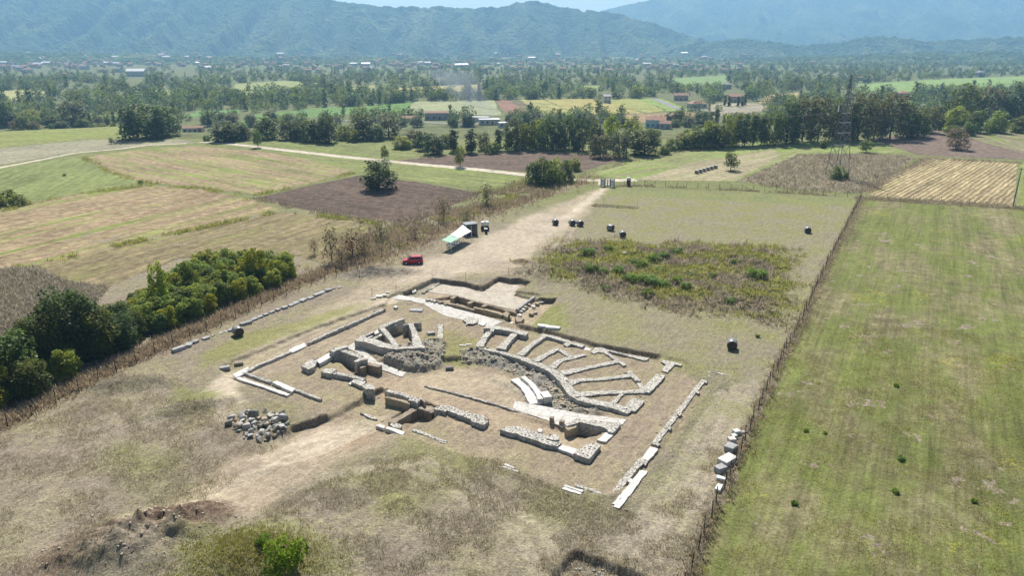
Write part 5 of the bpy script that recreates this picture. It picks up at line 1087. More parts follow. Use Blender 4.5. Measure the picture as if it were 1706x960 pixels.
tufts('dry_grass', np.concatenate([along(up(LF[:11], -8, -8), 3400, .9, 1), along(up(LF[9:], -10, -7), 7000, 3.0, 2, .25)]), 'tan dead grass along the left boundary fence', .25, .75, 'drygrass', 1, 6, .035, .3)
tufts('dry_weeds', np.concatenate([along(up(LF[9:], -22, -14), 3400, 4.5, 12, .22)]), 'grey-brown dead weeds behind the far stretch of the left fence', .35, 1.0, 'drybush', 3, 7, .05, .5)
tufts('dry_grass', np.concatenate([along(RF, 1500, .35, 3), along(up(RF, 6, 2), 900, .5, 4)]), 'ragged dead grass under the right boundary fence', .15, .45, 'drygrass', 5, 6, .03, .2)
tufts('dry_grass', np.concatenate([along(XF, 1500, 1.2, 6), along(NF, 600, .4, 7, .3)]), 'dead grass along the far boundary fence', .2, .6, 'drygrass', 6, 6, .05, .3)
WE = WEED.mean(0)+(WEED-WEED.mean(0))*1.16; wp = scatter(WE, 8500, 21); wp = wp[RNG.random(len(wp)) < sstep(-4, 5, sdist(WEED, wp[:, 0], wp[:, 1])+(fbm(wp[:, 0]*.22, wp[:, 1]*.22, 65, 3)-.5)*14)]; wq = fbm(wp[:, 0]*.25, wp[:, 1]*.25, 63, 4)
tufts('dry_weeds', wp[wq < .45], 'grey-brown dead weeds covering the rear mound', .2, .7, 'drybush', 7, 7, .045, .45)
tufts('green_weeds', wp[wq > .44][:5200], 'yellow-green low weeds on the rear mound', .2, .6, 'greengrass', 8, 7, .045, .4)
tufts('dry_weeds', scatter(poly([(1228,302),(1330,258),(1450,256),(1526,262),(1480,292),(1438,322),(1330,320)]), 2600, 22), 'brown dead weeds in the field under the pylon', .25, .75, 'drybush', 9, 6, .07, .7)
tufts('dry_weeds', scatter(poly([(-40,452),(60,446),(110,470),(180,480),(150,520),(60,570),(-40,585)]), 3000, 23), 'purplish-brown dead weeds in the field behind the hedge', .2, .7, 'drybush', 10, 6, .045, .5)
gp = np.concatenate([np.column_stack([(q := MOUNDS[i][0]+RNG.normal(0, .42, (n_, 2))*np.array(MOUNDS[i][1:3])), hz(q[:, 0], q[:, 1])]) for i, n_ in ((3, 2200), (4, 1200))])
tufts('green_grass', gp, 'green and straw grass on the bottom heap', .05, .17, 'greengrass', 11, 6, .018, .2)
tufts('dry_grass', gp[::4]+RNG.normal(0, .3, gp[::4].shape)*np.array([1, 1, 0]), 'dead straw mixed in the bottom heap grass', .05, .2, 'drygrass', 12, 6, .018, .25)
gp = np.concatenate([np.column_stack([(q := MOUNDS[i][0]+RNG.normal(0, .5, (n_, 2))*np.array(MOUNDS[i][1:3])), hz(q[:, 0], q[:, 1])]) for i, n_ in ((7, 260), (8, 260), (6, 260), (9, 500))])
tufts('dry_weeds', gp, 'grey withered brush on the small spoil heaps', .06, .2, 'drybush', 13, 6, .02, .35)
def meadow(P, n, seed, th=.5, sc=.12):
    q = scatter(P, n, seed); return q[fbm(q[:, 0]*sc, q[:, 1]*sc, seed, 4) > th]
PF = poly([(0,960),(0,735),(200,640),(380,690),(480,730),(330,850),(180,930),(200,960)]); PG = poly([(430,850),(640,760),(830,760),(960,830),(1120,840),(1180,740),(1215,760),(1150,960),(540,960)])
tufts('dry_grass', np.concatenate([meadow(PF, 14000, 31, .47, .35), meadow(PG, 18000, 32, .47, .35)]), 'short dead grass of the near ground', .05, .2, 'drygrass', 14, 5, .014, .22)
MP = poly([(1150,985),(1215,815),(1275,680),(1340,535),(1706,560),(1900,700),(1800,1000)])
tufts('green_grass', meadow(MP, 16000, 33, .46, .25), 'grass blades of the near part of the big meadow', .06, .24, 'greengrass', 15, 5, .016, .25)
tufts('dry_grass', meadow(MP, 12000, 34, .48, .25), 'dead stalks in the near part of the big meadow', .08, .3, 'drygrass', 16, 4, .012, .25)

tufts('green_weeds', np.concatenate([along(up(LF[9:], -14, -9), 1500, 2.6, 41, .3)]), 'green weeds among the dead ones behind the far left fence', .2, .7, 'greengrass', 42, 7, .05, .4)
tufts('green_weeds', np.concatenate([along([(-30,452),(60,443),(180,413),(300,388),(470,352),(600,369),(672,383)], 1500, .7, 43, .2), along([(0,352),(120,325),(250,309),(340,315),(430,335)], 900, .8, 44, .2), along([(138,262),(185,288),(236,303),(330,313)], 500, .8, 45, .2), along([(425,326),(520,306),(592,287)], 350, .8, 46, .2), along([(800,322),(862,312),(880,300)], 300, 1.2, 47)]), 'ragged green weeds along the field margins', .2, .7, 'greengrass', 43, 6, .05, .5)
tufts('dry_weeds', np.concatenate([along([(975,292),(1040,272),(1130,254),(1260,240),(1400,235)], 500, 1.0, 48, .2), along([(1440,320),(1490,292),(1545,264),(1700,272)], 700, .9, 49), along([(427,331),(500,349),(600,367),(690,373)], 500, .9, 50, .2), along([(655,268),(760,259),(880,254),(1050,262)], 500, 1.0, 51, .2)]), 'dead weeds along the far field margins', .2, .7, 'drybush', 44, 6, .06, .5)
# ---------------------------------------------------------------- fences
POST = MB().cyl((0, 0, -.3), (0, 0, 1.75), .055, .045, 6).mesh('post', M['post'])
def fence(label, path, step, wires=(.35, .8, 1.2, 1.6), braces=()):
    P = np.array([G(a, b)[:2] for a, b in path]); L = np.concatenate([[0], np.cumsum(np.linalg.norm(np.diff(P, axis=0), axis=1))]); n = int(L[-1]/step)
    s = np.linspace(0, L[-1], n+1); Q = np.column_stack([np.interp(s, L, P[:, 0]), np.interp(s, L, P[:, 1])]); Q += RNG.normal(0, .06, Q.shape)
    root = empty('fence', (Q[0][0], Q[0][1], GZ(*Q[0]))); tag(root, label, 'fence'); o0 = np.array(root.location)
    H = []
    m = MB() if n > 99 else None
    for i, q in enumerate(Q):
        z = GZ(*q); H.append(z)
        p = bpy.data.objects.new('post', POST); link(p, root); p.location = Vector((q[0], q[1], z-RNG.uniform(0, .15)))-root.location
        p.rotation_euler = (RNG.normal(0, .035), RNG.normal(0, .035), RNG.uniform(0, 6))
    w = MB()
    for i in range(n):
        a, b = Q[i], Q[i+1]
        for hh in wires: w.cyl((a[0]-o0[0], a[1]-o0[1], H[i]+hh-o0[2]), (b[0]-o0[0], b[1]-o0[1], H[i+1]+hh-o0[2]), .009, .009, 3)
    w.build('wire', M['wire'], root)
    for i in braces:
        if i < n:
            a, b = Q[i], Q[i+1]; MB().cyl((a[0]-o0[0], a[1]-o0[1], H[i]+1.4-o0[2]), (b[0]-o0[0], b[1]-o0[1], H[i+1]+.1-o0[2]), .045, .045, 6).build('brace', M['post'], root)
    return root
fence('dark wooden post and wire fence along the left side up to the gate', LF[:-1]+[(978,306),(1001,310.5)], 2.7, braces=(6, 40, 70))
fence('wooden post and wire fence down the right side, beside the big green meadow', RF, 2.3)
fence('post and wire fence across the far side from the gate to the right corner', NF, 2.8, braces=(3, 12))
fence('low post and wire fence on the far edge of the big green meadow', XF, 5.5, (.5, 1.0))
STK = MB().cyl((0, 0, -.2), (0, 0, 1.25), .025, .025, 6).mesh('stake', M['post'])
for i, (x, y) in enumerate([(660,487),(720,461),(776,466),(847,457),(876,464),(620,492)]):
    tag(obj('stake', STK, None, G(x, y)), ['thin stake at the left corner of the cut round the beige square','thin stake above the left corner of the beige square','thin stake at the rear middle edge of the beige square','thin stake right of the rear notch of the beige square','thin stake at the far right corner of the beige square','thin stake by the road left of the rear bank'][i], 'stake', 'stakes round the excavated square')
for i, (x, y) in enumerate([(992,342),(1028,344),(1062,344)]):
    tag(obj('stake', STK, None, G(x, y-1)), ['left','middle','right'][i]+' stake of the small trench near the gate', 'stake', 'stakes of the small trench')
# ---------------------------------------------------------------- gate
p0, p1 = G(1001, 310.5), G(1023, 312); gd = p1-p0; gl = np.linalg.norm(gd); ga = math.atan2(gd[1], gd[0])
t = empty('gate', p0, ga); tag(t, 'grey two-leaf metal site gate with pale sign panels, closing the track', 'gate')
gl = float(gl); q = gl/4; hh = 2.3
for i, x in enumerate((0, q*1.15, gl-q*1.15, gl)): MB().box((x, 0, hh/2), (.22, .22, hh)).build('gate_post', M['iron'], t)
for i, (a, b) in enumerate(((q*1.15+.14, gl/2-.04), (gl/2+.04, gl-q*1.15-.14))):
    m = MB()
    for x in (a, b): m.box((x, 0, hh*.45), (.12, .08, hh*.85))
    for z in (.2, hh*.86): m.box(((a+b)/2, 0, z), (b-a, .06, .1))
    k = 5
    for j in range(1, k): m.box((a+(b-a)*j/k, 0, hh*.45), (.03, .03, hh*.8))
    m.build('gate_leaf', M['iron'], t)
for i, (a, b) in enumerate(((.14, q*1.15-.14), (gl-q*1.15+.14, gl-.14))):
    MB().box(((a+b)/2, 0, hh-.05), (b-a, .1, .1)).build('top_rail', M['iron'], t)
    s = MB().box(((a+b)/2, -.03, hh*.5), (b-a, .03, hh*.78)).build('sign_panel', M['white_paint'], t)
    e = MB().cyl(((a+b)/2, -.06, hh*.66), ((a+b)/2, -.045, hh*.66), .16, .16, 12).build('emblem', M['blue_plastic'], s)
# ---------------------------------------------------------------- portable toilet
t = empty('portable_toilet', G(1047, 309.5), R(-8)); tag(t, 'plum portable toilet with white domed roof right of the gate', 'toilet')
MB().box((0, 0, 1.0), (1.1, 1.1, 1.9)).build('cabin', M['plum'], t); MB().box((0, 0, .06), (1.2, 1.2, .12)).build('skid', M['blackp'], t)
MB().box((0, -.565, .98), (.72, .03, 1.72)).build('door', M['plum'], t); d_ = MB().box((0, -.59, 1.78), (.66, .02, .2)).build('door_sign', M['white_paint'], t)
m = MB().box((0, 0, 2.02), (1.18, 1.18, .14)); m.box((0, 0, 2.22), (1.15, 1.15, .28), taper=.62); m.build('roof', M['white_paint'], t)
# ---------------------------------------------------------------- red car
def car(p, rz):
    t = empty('parked_car', p, rz); tag(t, 'red estate car parked by the left fence', 'car')
    # profile in x (nose at -x), z; built as lofted sections with tumblehome
    prof = [(-2.02,.35,.55),(-2.0,.62,.72),(-1.2,.90,.82),(-.95,.93,.83),(1.75,.98,.83),(1.98,.86,.78),(2.02,.45,.72)]
    bm = bmesh.new(); ring = []
    xs = [(-2.03,.38,.66,.62),(-1.92,.25,.74,.76),(-1.2,.22,.88,.83),(-.3,.22,.93,.84),(1.0,.22,.95,.84),(1.85,.25,.95,.80),(2.02,.40,.82,.72)]
    for x, zl, zh, hw in xs:
        ring.append([bm.verts.new(v) for v in ((x,-hw*.92,zl),(x,-hw,(zl+zh)*.5),(x,-hw*.93,zh),(x,hw*.93,zh),(x,hw,(zl+zh)*.5),(x,hw*.92,zl))])
    for a, b in zip(ring[:-1], ring[1:]):
        for k in range(6): bm.faces.new((a[k], a[(k+1) % 6], b[(k+1) % 6], b[k]))
    bm.faces.new(ring[0][::-1]); bm.faces.new(ring[-1]); bmesh.ops.recalc_face_normals(bm, faces=bm.faces[:])
    me = bpy.data.meshes.new('body'); bm.to_mesh(me); bm.free(); me.materials.append(M['red']); obj('body', me, t)
    # cabin glass block and roof
    bm = bmesh.new(); base = [(-1.0,.70,.90),(1.95,.74,.90)]; top = [(-.25,.58,1.42),(1.62,.60,1.42)]
    v = [bm.verts.new(c) for c in ((-1.05,-.74,.90),(1.97,-.74,.92),(1.97,.74,.92),(-1.05,.74,.90),(-.30,-.60,1.42),(1.66,-.61,1.42),(1.66,.61,1.42),(-.30,.60,1.42))]
    for f in ((0,1,5,4),(1,2,6,5),(2,3,7,6),(3,0,4,7),(4,5,6,7)): bm.faces.new([v[i] for i in f])
    bmesh.ops.recalc_face_normals(bm, faces=bm.faces[:]); me = bpy.data.meshes.new('windows'); bm.to_mesh(me); bm.free(); me.materials.append(M['glass']); obj('windows', me, t)
    m = MB().box((.68, 0, 1.455), (2.02, 1.24, .07)); m.build('roof', M['red'], t, bevel=.025)
    m = MB()
    for s in (-1, 1):
        for a, b in (((-1.05,.745*s,.92),(-.30,.61*s,1.43)),((.35,.755*s,.92),(.35,.62*s,1.43)),((1.2,.755*s,.92),(1.2,.62*s,1.43)),((1.97,.745*s,.93),(1.66,.62*s,1.43))): m.cyl(a, b, .045, .04, 6)
    m.build('pillars', M['red'], t)
    for x in (-1.28, 1.28):
        for s in (-1, 1):
            MB().cyl((x, s*.80, .32), (x, s*.845, .32), .41, .41, 16).build('wheel_arch', M['blackp'], t)
            w = MB().cyl((x, s*.68, .31), (x, s*.87, .31), .31, .31, 18).build('wheel', M['rubber'], t); MB().cyl((x, s*.86, .31), (x, s*.885, .31), .19, .17, 12).build('rim', M['rim'], w)
    for s in (-1, 1):
        MB().box((-1.99, s*.52, .64), (.08, .28, .13)).build('headlight', M['lamp'], t); MB().box((2.0, s*.62, .74), (.06, .16, .3)).build('tail_light', M['tail'], t)
        MB().box((-.72, s*.90, .98), (.12, .14, .1)).build('mirror', M['red'], t)
    MB().box((-2.02, 0, .40), (.07, 1.3, .16)).build('bumper', M['blackp'], t); MB().box((2.03, 0, .42), (.06, 1.3, .16)).build('bumper', M['blackp'], t)
    return t
cr_ = car(G(688, 438.5), R(6)); cr_.scale = (.9, .9, .9)
# ---------------------------------------------------------------- cabin, canopy, tables
cp = G(783, 391); cr = R(26)
t = empty('cabin', cp, cr); tag(t, 'dark slate site cabin with white trim beside the canopy', 'cabin')
MB().box((0, 0, 1.2), (2.5, 2.0, 2.3)).build('wall', M['slate'], t); MB().box((0, 0, 2.42), (2.75, 2.25, .12)).build('roof', M['slate'], t)
for x in (-1.26, 1.26):
    for y in (-1.01, 1.01): MB().box((x, y, 1.2), (.13, .13, 2.32)).build('corner_trim', M['white_paint'], t)
d_ = MB().box((.35, -1.015, 1.08), (.9, .05, 2.0)).build('door', M['glass'], t); MB().box((-.14, -1.03, 1.08), (.08, .06, 2.1)).build('door_frame', M['white_paint'], d_)
w_ = MB().box((-1.27, 0, 1.4), (.05, 1.2, 1.1)).build('window', M['glass'], t)
fr = MB()
for y in (-.64, .64): fr.box((-1.285, y, 1.4), (.06, .09, 1.2))
for z in (.82, 1.98): fr.box((-1.285, 0, z), (.06, 1.37, .09))
fr.build('frame', M['white_paint'], w_)
c4 = [G(736, 417.5), G(752, 420.5), G(786, 402.5), G(772, 397.5)]   # feet of the canopy: near left, near right, far right, far left
top = [c4[i]+np.array([0, 0, h]) for i, h in enumerate((2.0, 1.9, 2.1, 2.25))]; cen = sum(c4)/4
t = empty('canopy', cen); tag(t, 'open canopy with white cloth and pale green front panel over tables', 'canopy'); off = -np.array(cen)
for i in range(4):
    a = c4[i]+off; b = top[i]+off; MB().cyl(a, b, .035, .035, 6).build('pole', M['white_paint'], t)
def sheetm(name, A, B, Cc, D, mat, n=8, sag=.14):
    bm = bmesh.new(); vs = [[None]*(n+1) for _ in range(n+1)]
    for i in range(n+1):
        for j in range(n+1):
            u, v = i/n, j/n; p = (A*(1-u)+B*u)*(1-v)+(D*(1-u)+Cc*u)*v; p = p+np.array([0, 0, -sag*4*u*(1-u)*(.5+2*v*(1-v))+.04*math.sin(9*v+4*u)])+off
            vs[i][j] = bm.verts.new(p)
    for i in range(n):
        for j in range(n): bm.faces.new((vs[i][j], vs[i+1][j], vs[i+1][j+1], vs[i][j+1]))
    r_ = bmesh.ops.extrude_face_region(bm, geom=bm.faces[:]); bmesh.ops.translate(bm, verts=[g for g in r_['geom'] if isinstance(g, bmesh.types.BMVert)], vec=(0, 0, .015))
    bmesh.ops.recalc_face_normals(bm, faces=bm.faces[:]); me = bpy.data.meshes.new(name); bm.to_mesh(me); bm.free(); me.materials.append(mat)
    for p in me.polygons: p.use_smooth = True
    return obj(name, me, t)
ml, mr = top[0]*.62+top[3]*.38, top[1]*.62+top[2]*.38
sheetm('green_panel', top[0]*1.0, top[1]*1.0, mr, ml, M['green_fabric']); up3 = np.array([0, 0, .02])
sheetm('white_cloth', ml+up3, mr+up3, top[2]+up3, top[3]+np.array([0, 0, .55]), M['white_fabric'])
dirv = (c4[3]-c4[0]); dirv /= np.linalg.norm(dirv); side = (c4[1]-c4[0])/np.linalg.norm(c4[1]-c4[0]); ca_ = math.atan2(dirv[1], dirv[0])
TT = MB().box((0, 0, .72), (1.5, .7, .04)).mesh('table_top', M['grey_plastic']); TL = MB().box((0, 0, .35), (.05, .05, .7)).mesh('leg', M['grey_plastic'])
for i, s in enumerate((2.6, 4.7)):
    p = c4[0]+dirv*s+side*1.0; t2 = empty('table', (p[0], p[1], p[2]), ca_); tag(t2, ['grey folding table at the near end under the canopy', 'grey folding table at the far end under the canopy'][i], 'table', 'tables under the canopy')
    obj('table_top', TT, t2)
    for x in (-.65, .65):
        for y in (-.28, .28): obj('leg', TL, t2, (x, y, 0))
CS = MB().box((0, 0, .44), (.42, .42, .05)).mesh('seat', M['blue_plastic']); CB = MB().box((0, .2, .68), (.42, .04, .42)).mesh('backrest', M['blue_plastic']); CL = MB().box((0, 0, .21), (.04, .04, .42)).mesh('leg', M['blue_plastic'])
for i, (s, q, f) in enumerate([(2.1, .3, 0), (2.9, .3, 0), (4.2, .3, 0), (5.0, .3, 0), (2.1, 1.75, 1), (2.9, 1.75, 1), (4.2, 1.75, 1), (5.0, 1.75, 1)]):
    p = c4[0]+dirv*s+side*q; t2 = empty('chair', (p[0], p[1], p[2]), ca_+(0 if f == 0 else math.pi)); tag(t2, f'blue chair, {nth(i % 4+1)} from the near end, {"fence" if f == 0 else "road"} side of the canopy tables', 'chair', 'blue chairs under the canopy')
    obj('seat', CS, t2); obj('backrest', CB, t2)
    for x in (-.18, .18):
        for y in (-.18, .18): obj('leg', CL, t2, (x, y, 0))
# ---------------------------------------------------------------- tank and bin
t = empty('water_tank', G(808, 383), R(10)); tag(t, 'white plastic water tank on a dark wheeled stand by the left fence', 'tank')
m = MB().cyl((-.75, 0, 1.35), (.75, 0, 1.35), .55, .55, 20); m.cyl((-.75, 0, 1.35), (-.87, 0, 1.35), .55, .38, 20); m.cyl((.75, 0, 1.35), (.87, 0, 1.35), .55, .38, 20); m.cyl((0, 0, 1.85), (0, 0, 2.0), .18, .18, 12); m.build('tank_body', M['tank'], t)
m = MB().box((0, 0, .72), (1.5, .9, .14))
for x in (-.65, .65): m.box((x, 0, .9), (.1, .9, .3))
m.build('stand', M['blackp'], t)
for x in (-.55, .55):
    for y in (-.42, .42): MB().cyl((x, y-.08, .32), (x, y+.08, .32), .33, .33, 14).build('wheel', M['rubber'], t)
t = empty('waste_bin', G(810, 389), 0); tag(t, 'small dark wheelie bin in front of the white tank', 'bin')
MB().box((0, 0, .5), (.5, .55, .95), taper=1.12).build('bin_body', M['blackp'], t); MB().box((0, 0, 1.02), (.6, .66, .07)).build('lid', M['grey_plastic'], t)
# ---------------------------------------------------------------- bales
def bale_parts(D, L):
    m = MB(); n = 28; prof = [(-L/2, D*.46), (-L/2+.07, D*.5), (L/2-.07, D*.5), (L/2, D*.46)]
    for a, b in zip(prof[:-1], prof[1:]):
        va = [m.bm.verts.new((a[0], math.cos(i*6.2832/n)*a[1], math.sin(i*6.2832/n)*a[1]+D/2-.04)) for i in range(n)]; vb = [m.bm.verts.new((b[0], math.cos(i*6.2832/n)*b[1], math.sin(i*6.2832/n)*b[1]+D/2-.04)) for i in range(n)]
        for i in range(n): m.bm.faces.new((va[i], va[(i+1) % n], vb[(i+1) % n], vb[i]))
    bmesh.ops.remove_doubles(m.bm, verts=m.bm.verts[:], dist=1e-4)
    e = MB().cyl((L/2-.02, 0, D/2-.04), (L/2+.012, 0, D/2-.04), D*.455, D*.44, 28), MB().cyl((-L/2+.02, 0, D/2-.04), (-L/2-.012, 0, D/2-.04), D*.455, D*.44, 28)
    return m, e
def mk_bale(w, e):
    m, ee = bale_parts(1.32, 1.25); return m.mesh('wrap', M[w], smooth=True), ee[0].mesh('end_face', M[e]), ee[1].mesh('end_face', M[e])
BD = mk_bale('bale', 'bale_end'); BP = mk_bale('bale_pale', 'bale_straw')
def bale(kit, x, y, rz, label, group, s=1.0):
    t = empty('hay_bale', G(x, y), rz); t.scale = (s, s, s); tag(t, label, 'hay bale', group)
    obj('wrap', kit[0], t); obj('end_face', kit[1], t); obj('end_face', kit[2], t)
for x, y, rz, l in ((397,559,-50,'lone dark round bale beside the left track, nearest the stone row'),(1219,581,-107,'lone dark round bale on the right lawn with a shiny top'),(925,374.5,-75,'leftmost dark round bale near the road, alone'),(953,375.5,-70,'left bale of the touching pair beyond the weedy mound'),(966,376.5,-65,'right bale of the touching pair beyond the weedy mound'),(1017,384,-40,'dark round bale between the touching pair and the upright-looking one'),(1037,395,-85,'dark round bale closest to the weedy mound'),(1345,388,-103,'dark round bale alone near the right fence')):
    bale(BD, x, y, R(rz), l, 'dark round bales on the site')
for i in range(6):
    x = 1161+i*6.2; y = 289.5-i*1.75; a = dirang((1161,289.5),(1192,280.7))+math.pi/2; bale(BP, x, y, a, f'pale round bale, {nth(i+1)} from the left in the row on the meadow', 'pale bales in a row on the meadow', .9)
# ---------------------------------------------------------------- pylon, wires and pole
pb = G(1394, 292); t = empty('pylon', pb, R(30)); tag(t, 'lattice steel electricity pylon in the weedy field', 'pylon')
HP = 29.0; lv = [0, 4.5, 9, 12.5, 15.5, 18.2, 20.6, 22.8, 24.8, 26.7, 28.2, HP]; hw = lambda z: 2.3*(1-z/HP)**1.0*.86+.32*1.0 if z < 20.6 else .62*(1-(z-20.6)/9.5)
mm_ = {k: MB() for k in ('leg', 'lattice')}
for sx in (-1, 1):
    for sy in (-1, 1):
        m = MB()
        for a, b in zip(lv[:-1], lv[1:]): m.cyl((sx*hw(a), sy*hw(a), a), (sx*hw(b), sy*hw(b), b), .10, .09, 5)
        m.build('leg', M['steel'], t)
m = MB()
for k, (a, b) in enumerate(zip(lv[:-1], lv[1:])):
    ca, cb = hw(a), hw(b)
    for (x0, y0), (x1, y1) in (((-1,-1),(1,-1)),((1,-1),(1,1)),((1,1),(-1,1)),((-1,1),(-1,-1))):
        m.cyl((x0*ca, y0*ca, a), (x1*cb, y1*cb, b), .05, .05, 4); m.cyl((x1*ca, y1*ca, a), (x0*cb, y0*cb, b), .05, .05, 4)
        if k > 1: m.cyl((x0*ca, y0*ca, a), (x1*ca, y1*ca, a), .045, .045, 4)
m.build('lattice', M['steel'], t)
ARM = [(-3.2, 24.8), (3.2, 22.8), (-3.6, 20.6)]; tips = []
for ax, az in ARM:
    s = 1 if ax > 0 else -1; m = MB(); c = hw(az)
    for y in (-1, 1):
        m.cyl((s*c, y*c, az), (ax, 0, az), .06, .05, 5); m.cyl((s*c, y*c, az+1.3), (ax, 0, az), .05, .05, 5)
    m.cyl((s*c+(ax-s*c)*.5, -c*.5, az), (s*c+(ax-s*c)*.5, c*.5, az), .04, .04, 4); m.build('cross_arm', M['steel'], t)
    ins = MB()
    for k in range(8): ins.cyl((ax, 0, az-.15-k*.22), (ax, 0, az-.33-k*.22), .17, .13, 8)
    ins.build('insulator', M['glassins'], t); tips.append((ax, az-2.05))
c_, s_ = math.cos(R(30)), math.sin(R(30)); dirw = np.array([s_, -c_]); wl = np.array([c_*.0+.93, -.37])
for i, (ax, az) in enumerate(tips):
    a = np.array([pb[0]+ax*c_, pb[1]+ax*s_, pb[2]+az]); m = MB()
    for sgn in (1, -1):
        L = 170 if sgn > 0 else 150; pr = a
        for k in range(1, 21):
            u = k/20; q = a+np.array([.83*L*u*sgn, -.56*L*u*sgn, -9*4*u*(1-u)*.6-(2*u)]); m.cyl(pr, q, .03, .03, 4); pr = q
    tag(m.build('power_line', M['wire']), ['overhead wire from the upper left arm of the pylon','overhead wire from the right arm of the pylon','overhead wire from the lower left arm of the pylon'][i], 'power line')
t = empty('utility_pole', G(1687, 346), 0); tag(t, 'single grey wooden utility pole at the right picture edge', 'pole')
MB().cyl((0, 0, -.4), (0, 0, 9.6), .17, .11, 10).build('pole', M['steel'], t); MB().box((0, 0, 9.3), (1.0, .1, .1)).build('crossbar', M['steel'], t)
for x in (-.42, .42): MB().cyl((x, 0, 9.35), (x, 0, 9.55), .05, .04, 8).build('insulator', M['glassins'], t)
# ---------------------------------------------------------------- valley houses
def house(label, px, py, w, d, h, rz, wallm, roofm, roof='gable', wins=3, group=None, chim=False, storeys=1, pitch=.42):
    p = G(px, py); t = empty('house', p, R(rz)); tag(t, label, 'house', group)
    MB().box((0, 0, h/2-.5), (w, d, h+1)).build('wall', M[wallm], t); o = .4; rh = d/2*pitch
    m = MB()
    if roof == 'gable':
        a = [(-w/2-o, -d/2-o, h-.15), (w/2+o, -d/2-o, h-.15), (w/2+o, d/2+o, h-.15), (-w/2-o, d/2+o, h-.15), (-w/2-o, 0, h+rh), (w/2+o, 0, h+rh)]
        v = [m.bm.verts.new(c) for c in a]
        for f in ((0,1,5,4),(2,3,4,5),(0,4,3),(1,2,5),(3,2,1,0)): m.bm.faces.new([v[i] for i in f])
    elif roof == 'hip':
        a = [(-w/2-o, -d/2-o, h-.1), (w/2+o, -d/2-o, h-.1), (w/2+o, d/2+o, h-.1), (-w/2-o, d/2+o, h-.1), (-w*.12, 0, h+rh), (w*.12, 0, h+rh)]
        v = [m.bm.verts.new(c) for c in a]
        for f in ((0,1,5,4),(2,3,4,5),(0,4,3),(1,2,5),(3,2,1,0)): m.bm.faces.new([v[i] for i in f])
    else: m.box((0, 0, h+.1), (w+.5, d+.5, .25))
    rf = m.build('roof', M[roofm], t)
    if chim: MB().box((w*.25, d*.1, h+rh), (.6, .6, 1.6)).build('chimney', M[wallm], rf)
    for s in range(storeys):
        zc = 1.5+s*2.9
        for i in range(wins):
            x = -w/2+w*(i+.5)/wins
            if s == 0 and i == wins//2: MB().box((x, -d/2-.02, 1.05), (1.0, .08, 2.1)).build('door', M['roof_brown'], t)
            else:
                wn2 = MB().box((x, -d/2-.02, zc), (.95, .08, 1.2)).build('window', M['pane'], t); MB().box((x, -d/2-.06, zc-.65), (1.15, .12, .1)).build('sill', M['white_paint'], wn2)
    return t
house('low white cottage with tan roof between the huge tree and the belt', 319, 218, 7.5, 5, 3.0, 8, 'house_white', 'roof_brown', wins=3, pitch=.3)
house('small grey-red shed wing at the right of the white cottage', 335, 219, 2.6, 4, 2.6, 8, 'house_pink', 'roof_brown', wins=1, pitch=.3)
house('long farmhouse with red tiled roof and pale blue gable behind the belt', 1092, 212, 11, 8, 4.6, -14, 'house_blue', 'roof_red', wins=4, chim=True)
house('lower farmhouse wing with brown roof right of the red-roofed farmhouse', 1108, 214, 6, 6, 3.2, -14, 'house_grey', 'roof_brown', wins=2)
house('grey-brown barn with flat ridge among trees left of the smoke', 728, 199, 15, 7, 4.5, 4, 'house_grey', 'roof_brown', wins=4, pitch=.25)
house('white flat-roofed shed with glaring roof at the foot of the smoke', 815, 207, 12, 7, 3.0, 10, 'house_white', 'roof_white', 'flat', 4)
house('long white greenhouse-like shed left of the smoke', 795, 202, 14, 4, 2.6, -6, 'house_white', 'roof_white', 'flat', 4)
house('small low white shed in front of the glaring roof near the smoke', 838, 212, 5, 4, 2.6, 20, 'house_white', 'roof_white', 'flat', 2)
house('small white two-storey house above the ochre vineyards', 1010, 171, 6, 6, 5.5, 12, 'house_white', 'roof_grey', 'gable', 2, storeys=2)
house('low tan hip-roofed house beside the valley road', 1161, 179, 12, 10, 3.2, 5, 'house_grey', 'roof_red', 'hip', 3)
house('red-roofed pink house behind dark cypress trees', 1223, 170, 10, 8, 5, -4, 'house_pink', 'roof_red', 'gable', 3, storeys=1)
house('red-roofed house hidden right of the pylon', 1502, 162, 10, 8, 4, 6, 'house_pink', 'roof_red', 'hip', 3)
house('brown-roofed house among trees left of the cypress house', 1134, 167, 12, 8, 4.5, -10, 'house_pink', 'roof_brown', 'gable', 3)
house('grey-roofed house behind the cypress house', 1208, 148, 10, 8, 5, 15, 'house_grey', 'roof_grey', 'hip', 3)
house('long low brown-roofed barn behind the pylon top', 1440, 134, 22, 8, 4, 4, 'house_cream', 'roof_brown', 'gable', 4)
house('cream house at the far right on the light green slope', 1632, 128, 10, 9, 7, 0, 'house_grey', 'roof_grey', 'hip', 3, storeys=2)
house('white gabled hall with big pale roof at left in front of the town', 229, 127, 26, 16, 8, 5, 'house_white', 'roof_white', 'gable', 4)
house('small tan house under the trees at the far left of the vineyards', 680, 204, 7, 5, 3, 10, 'house_cream', 'roof_red', 'gable', 2)
for i, (x, y) in enumerate([(1207,173),(1214,174),(1229,175),(1236,174),(1241,172)]):
    tree_px('cypress', x, y+3, y-16, 7, f'dark cypress, {nth(i+1)} from the left before the pink house', 'cypresses before the pink house')
tree_px('cypress', 701, 208, 187, 6, 'single black cypress left of the grey barn')
tree_px('dark', 1091, 204, 191, 7, 'small round tree on the ridge line behind the red-roofed farmhouse')
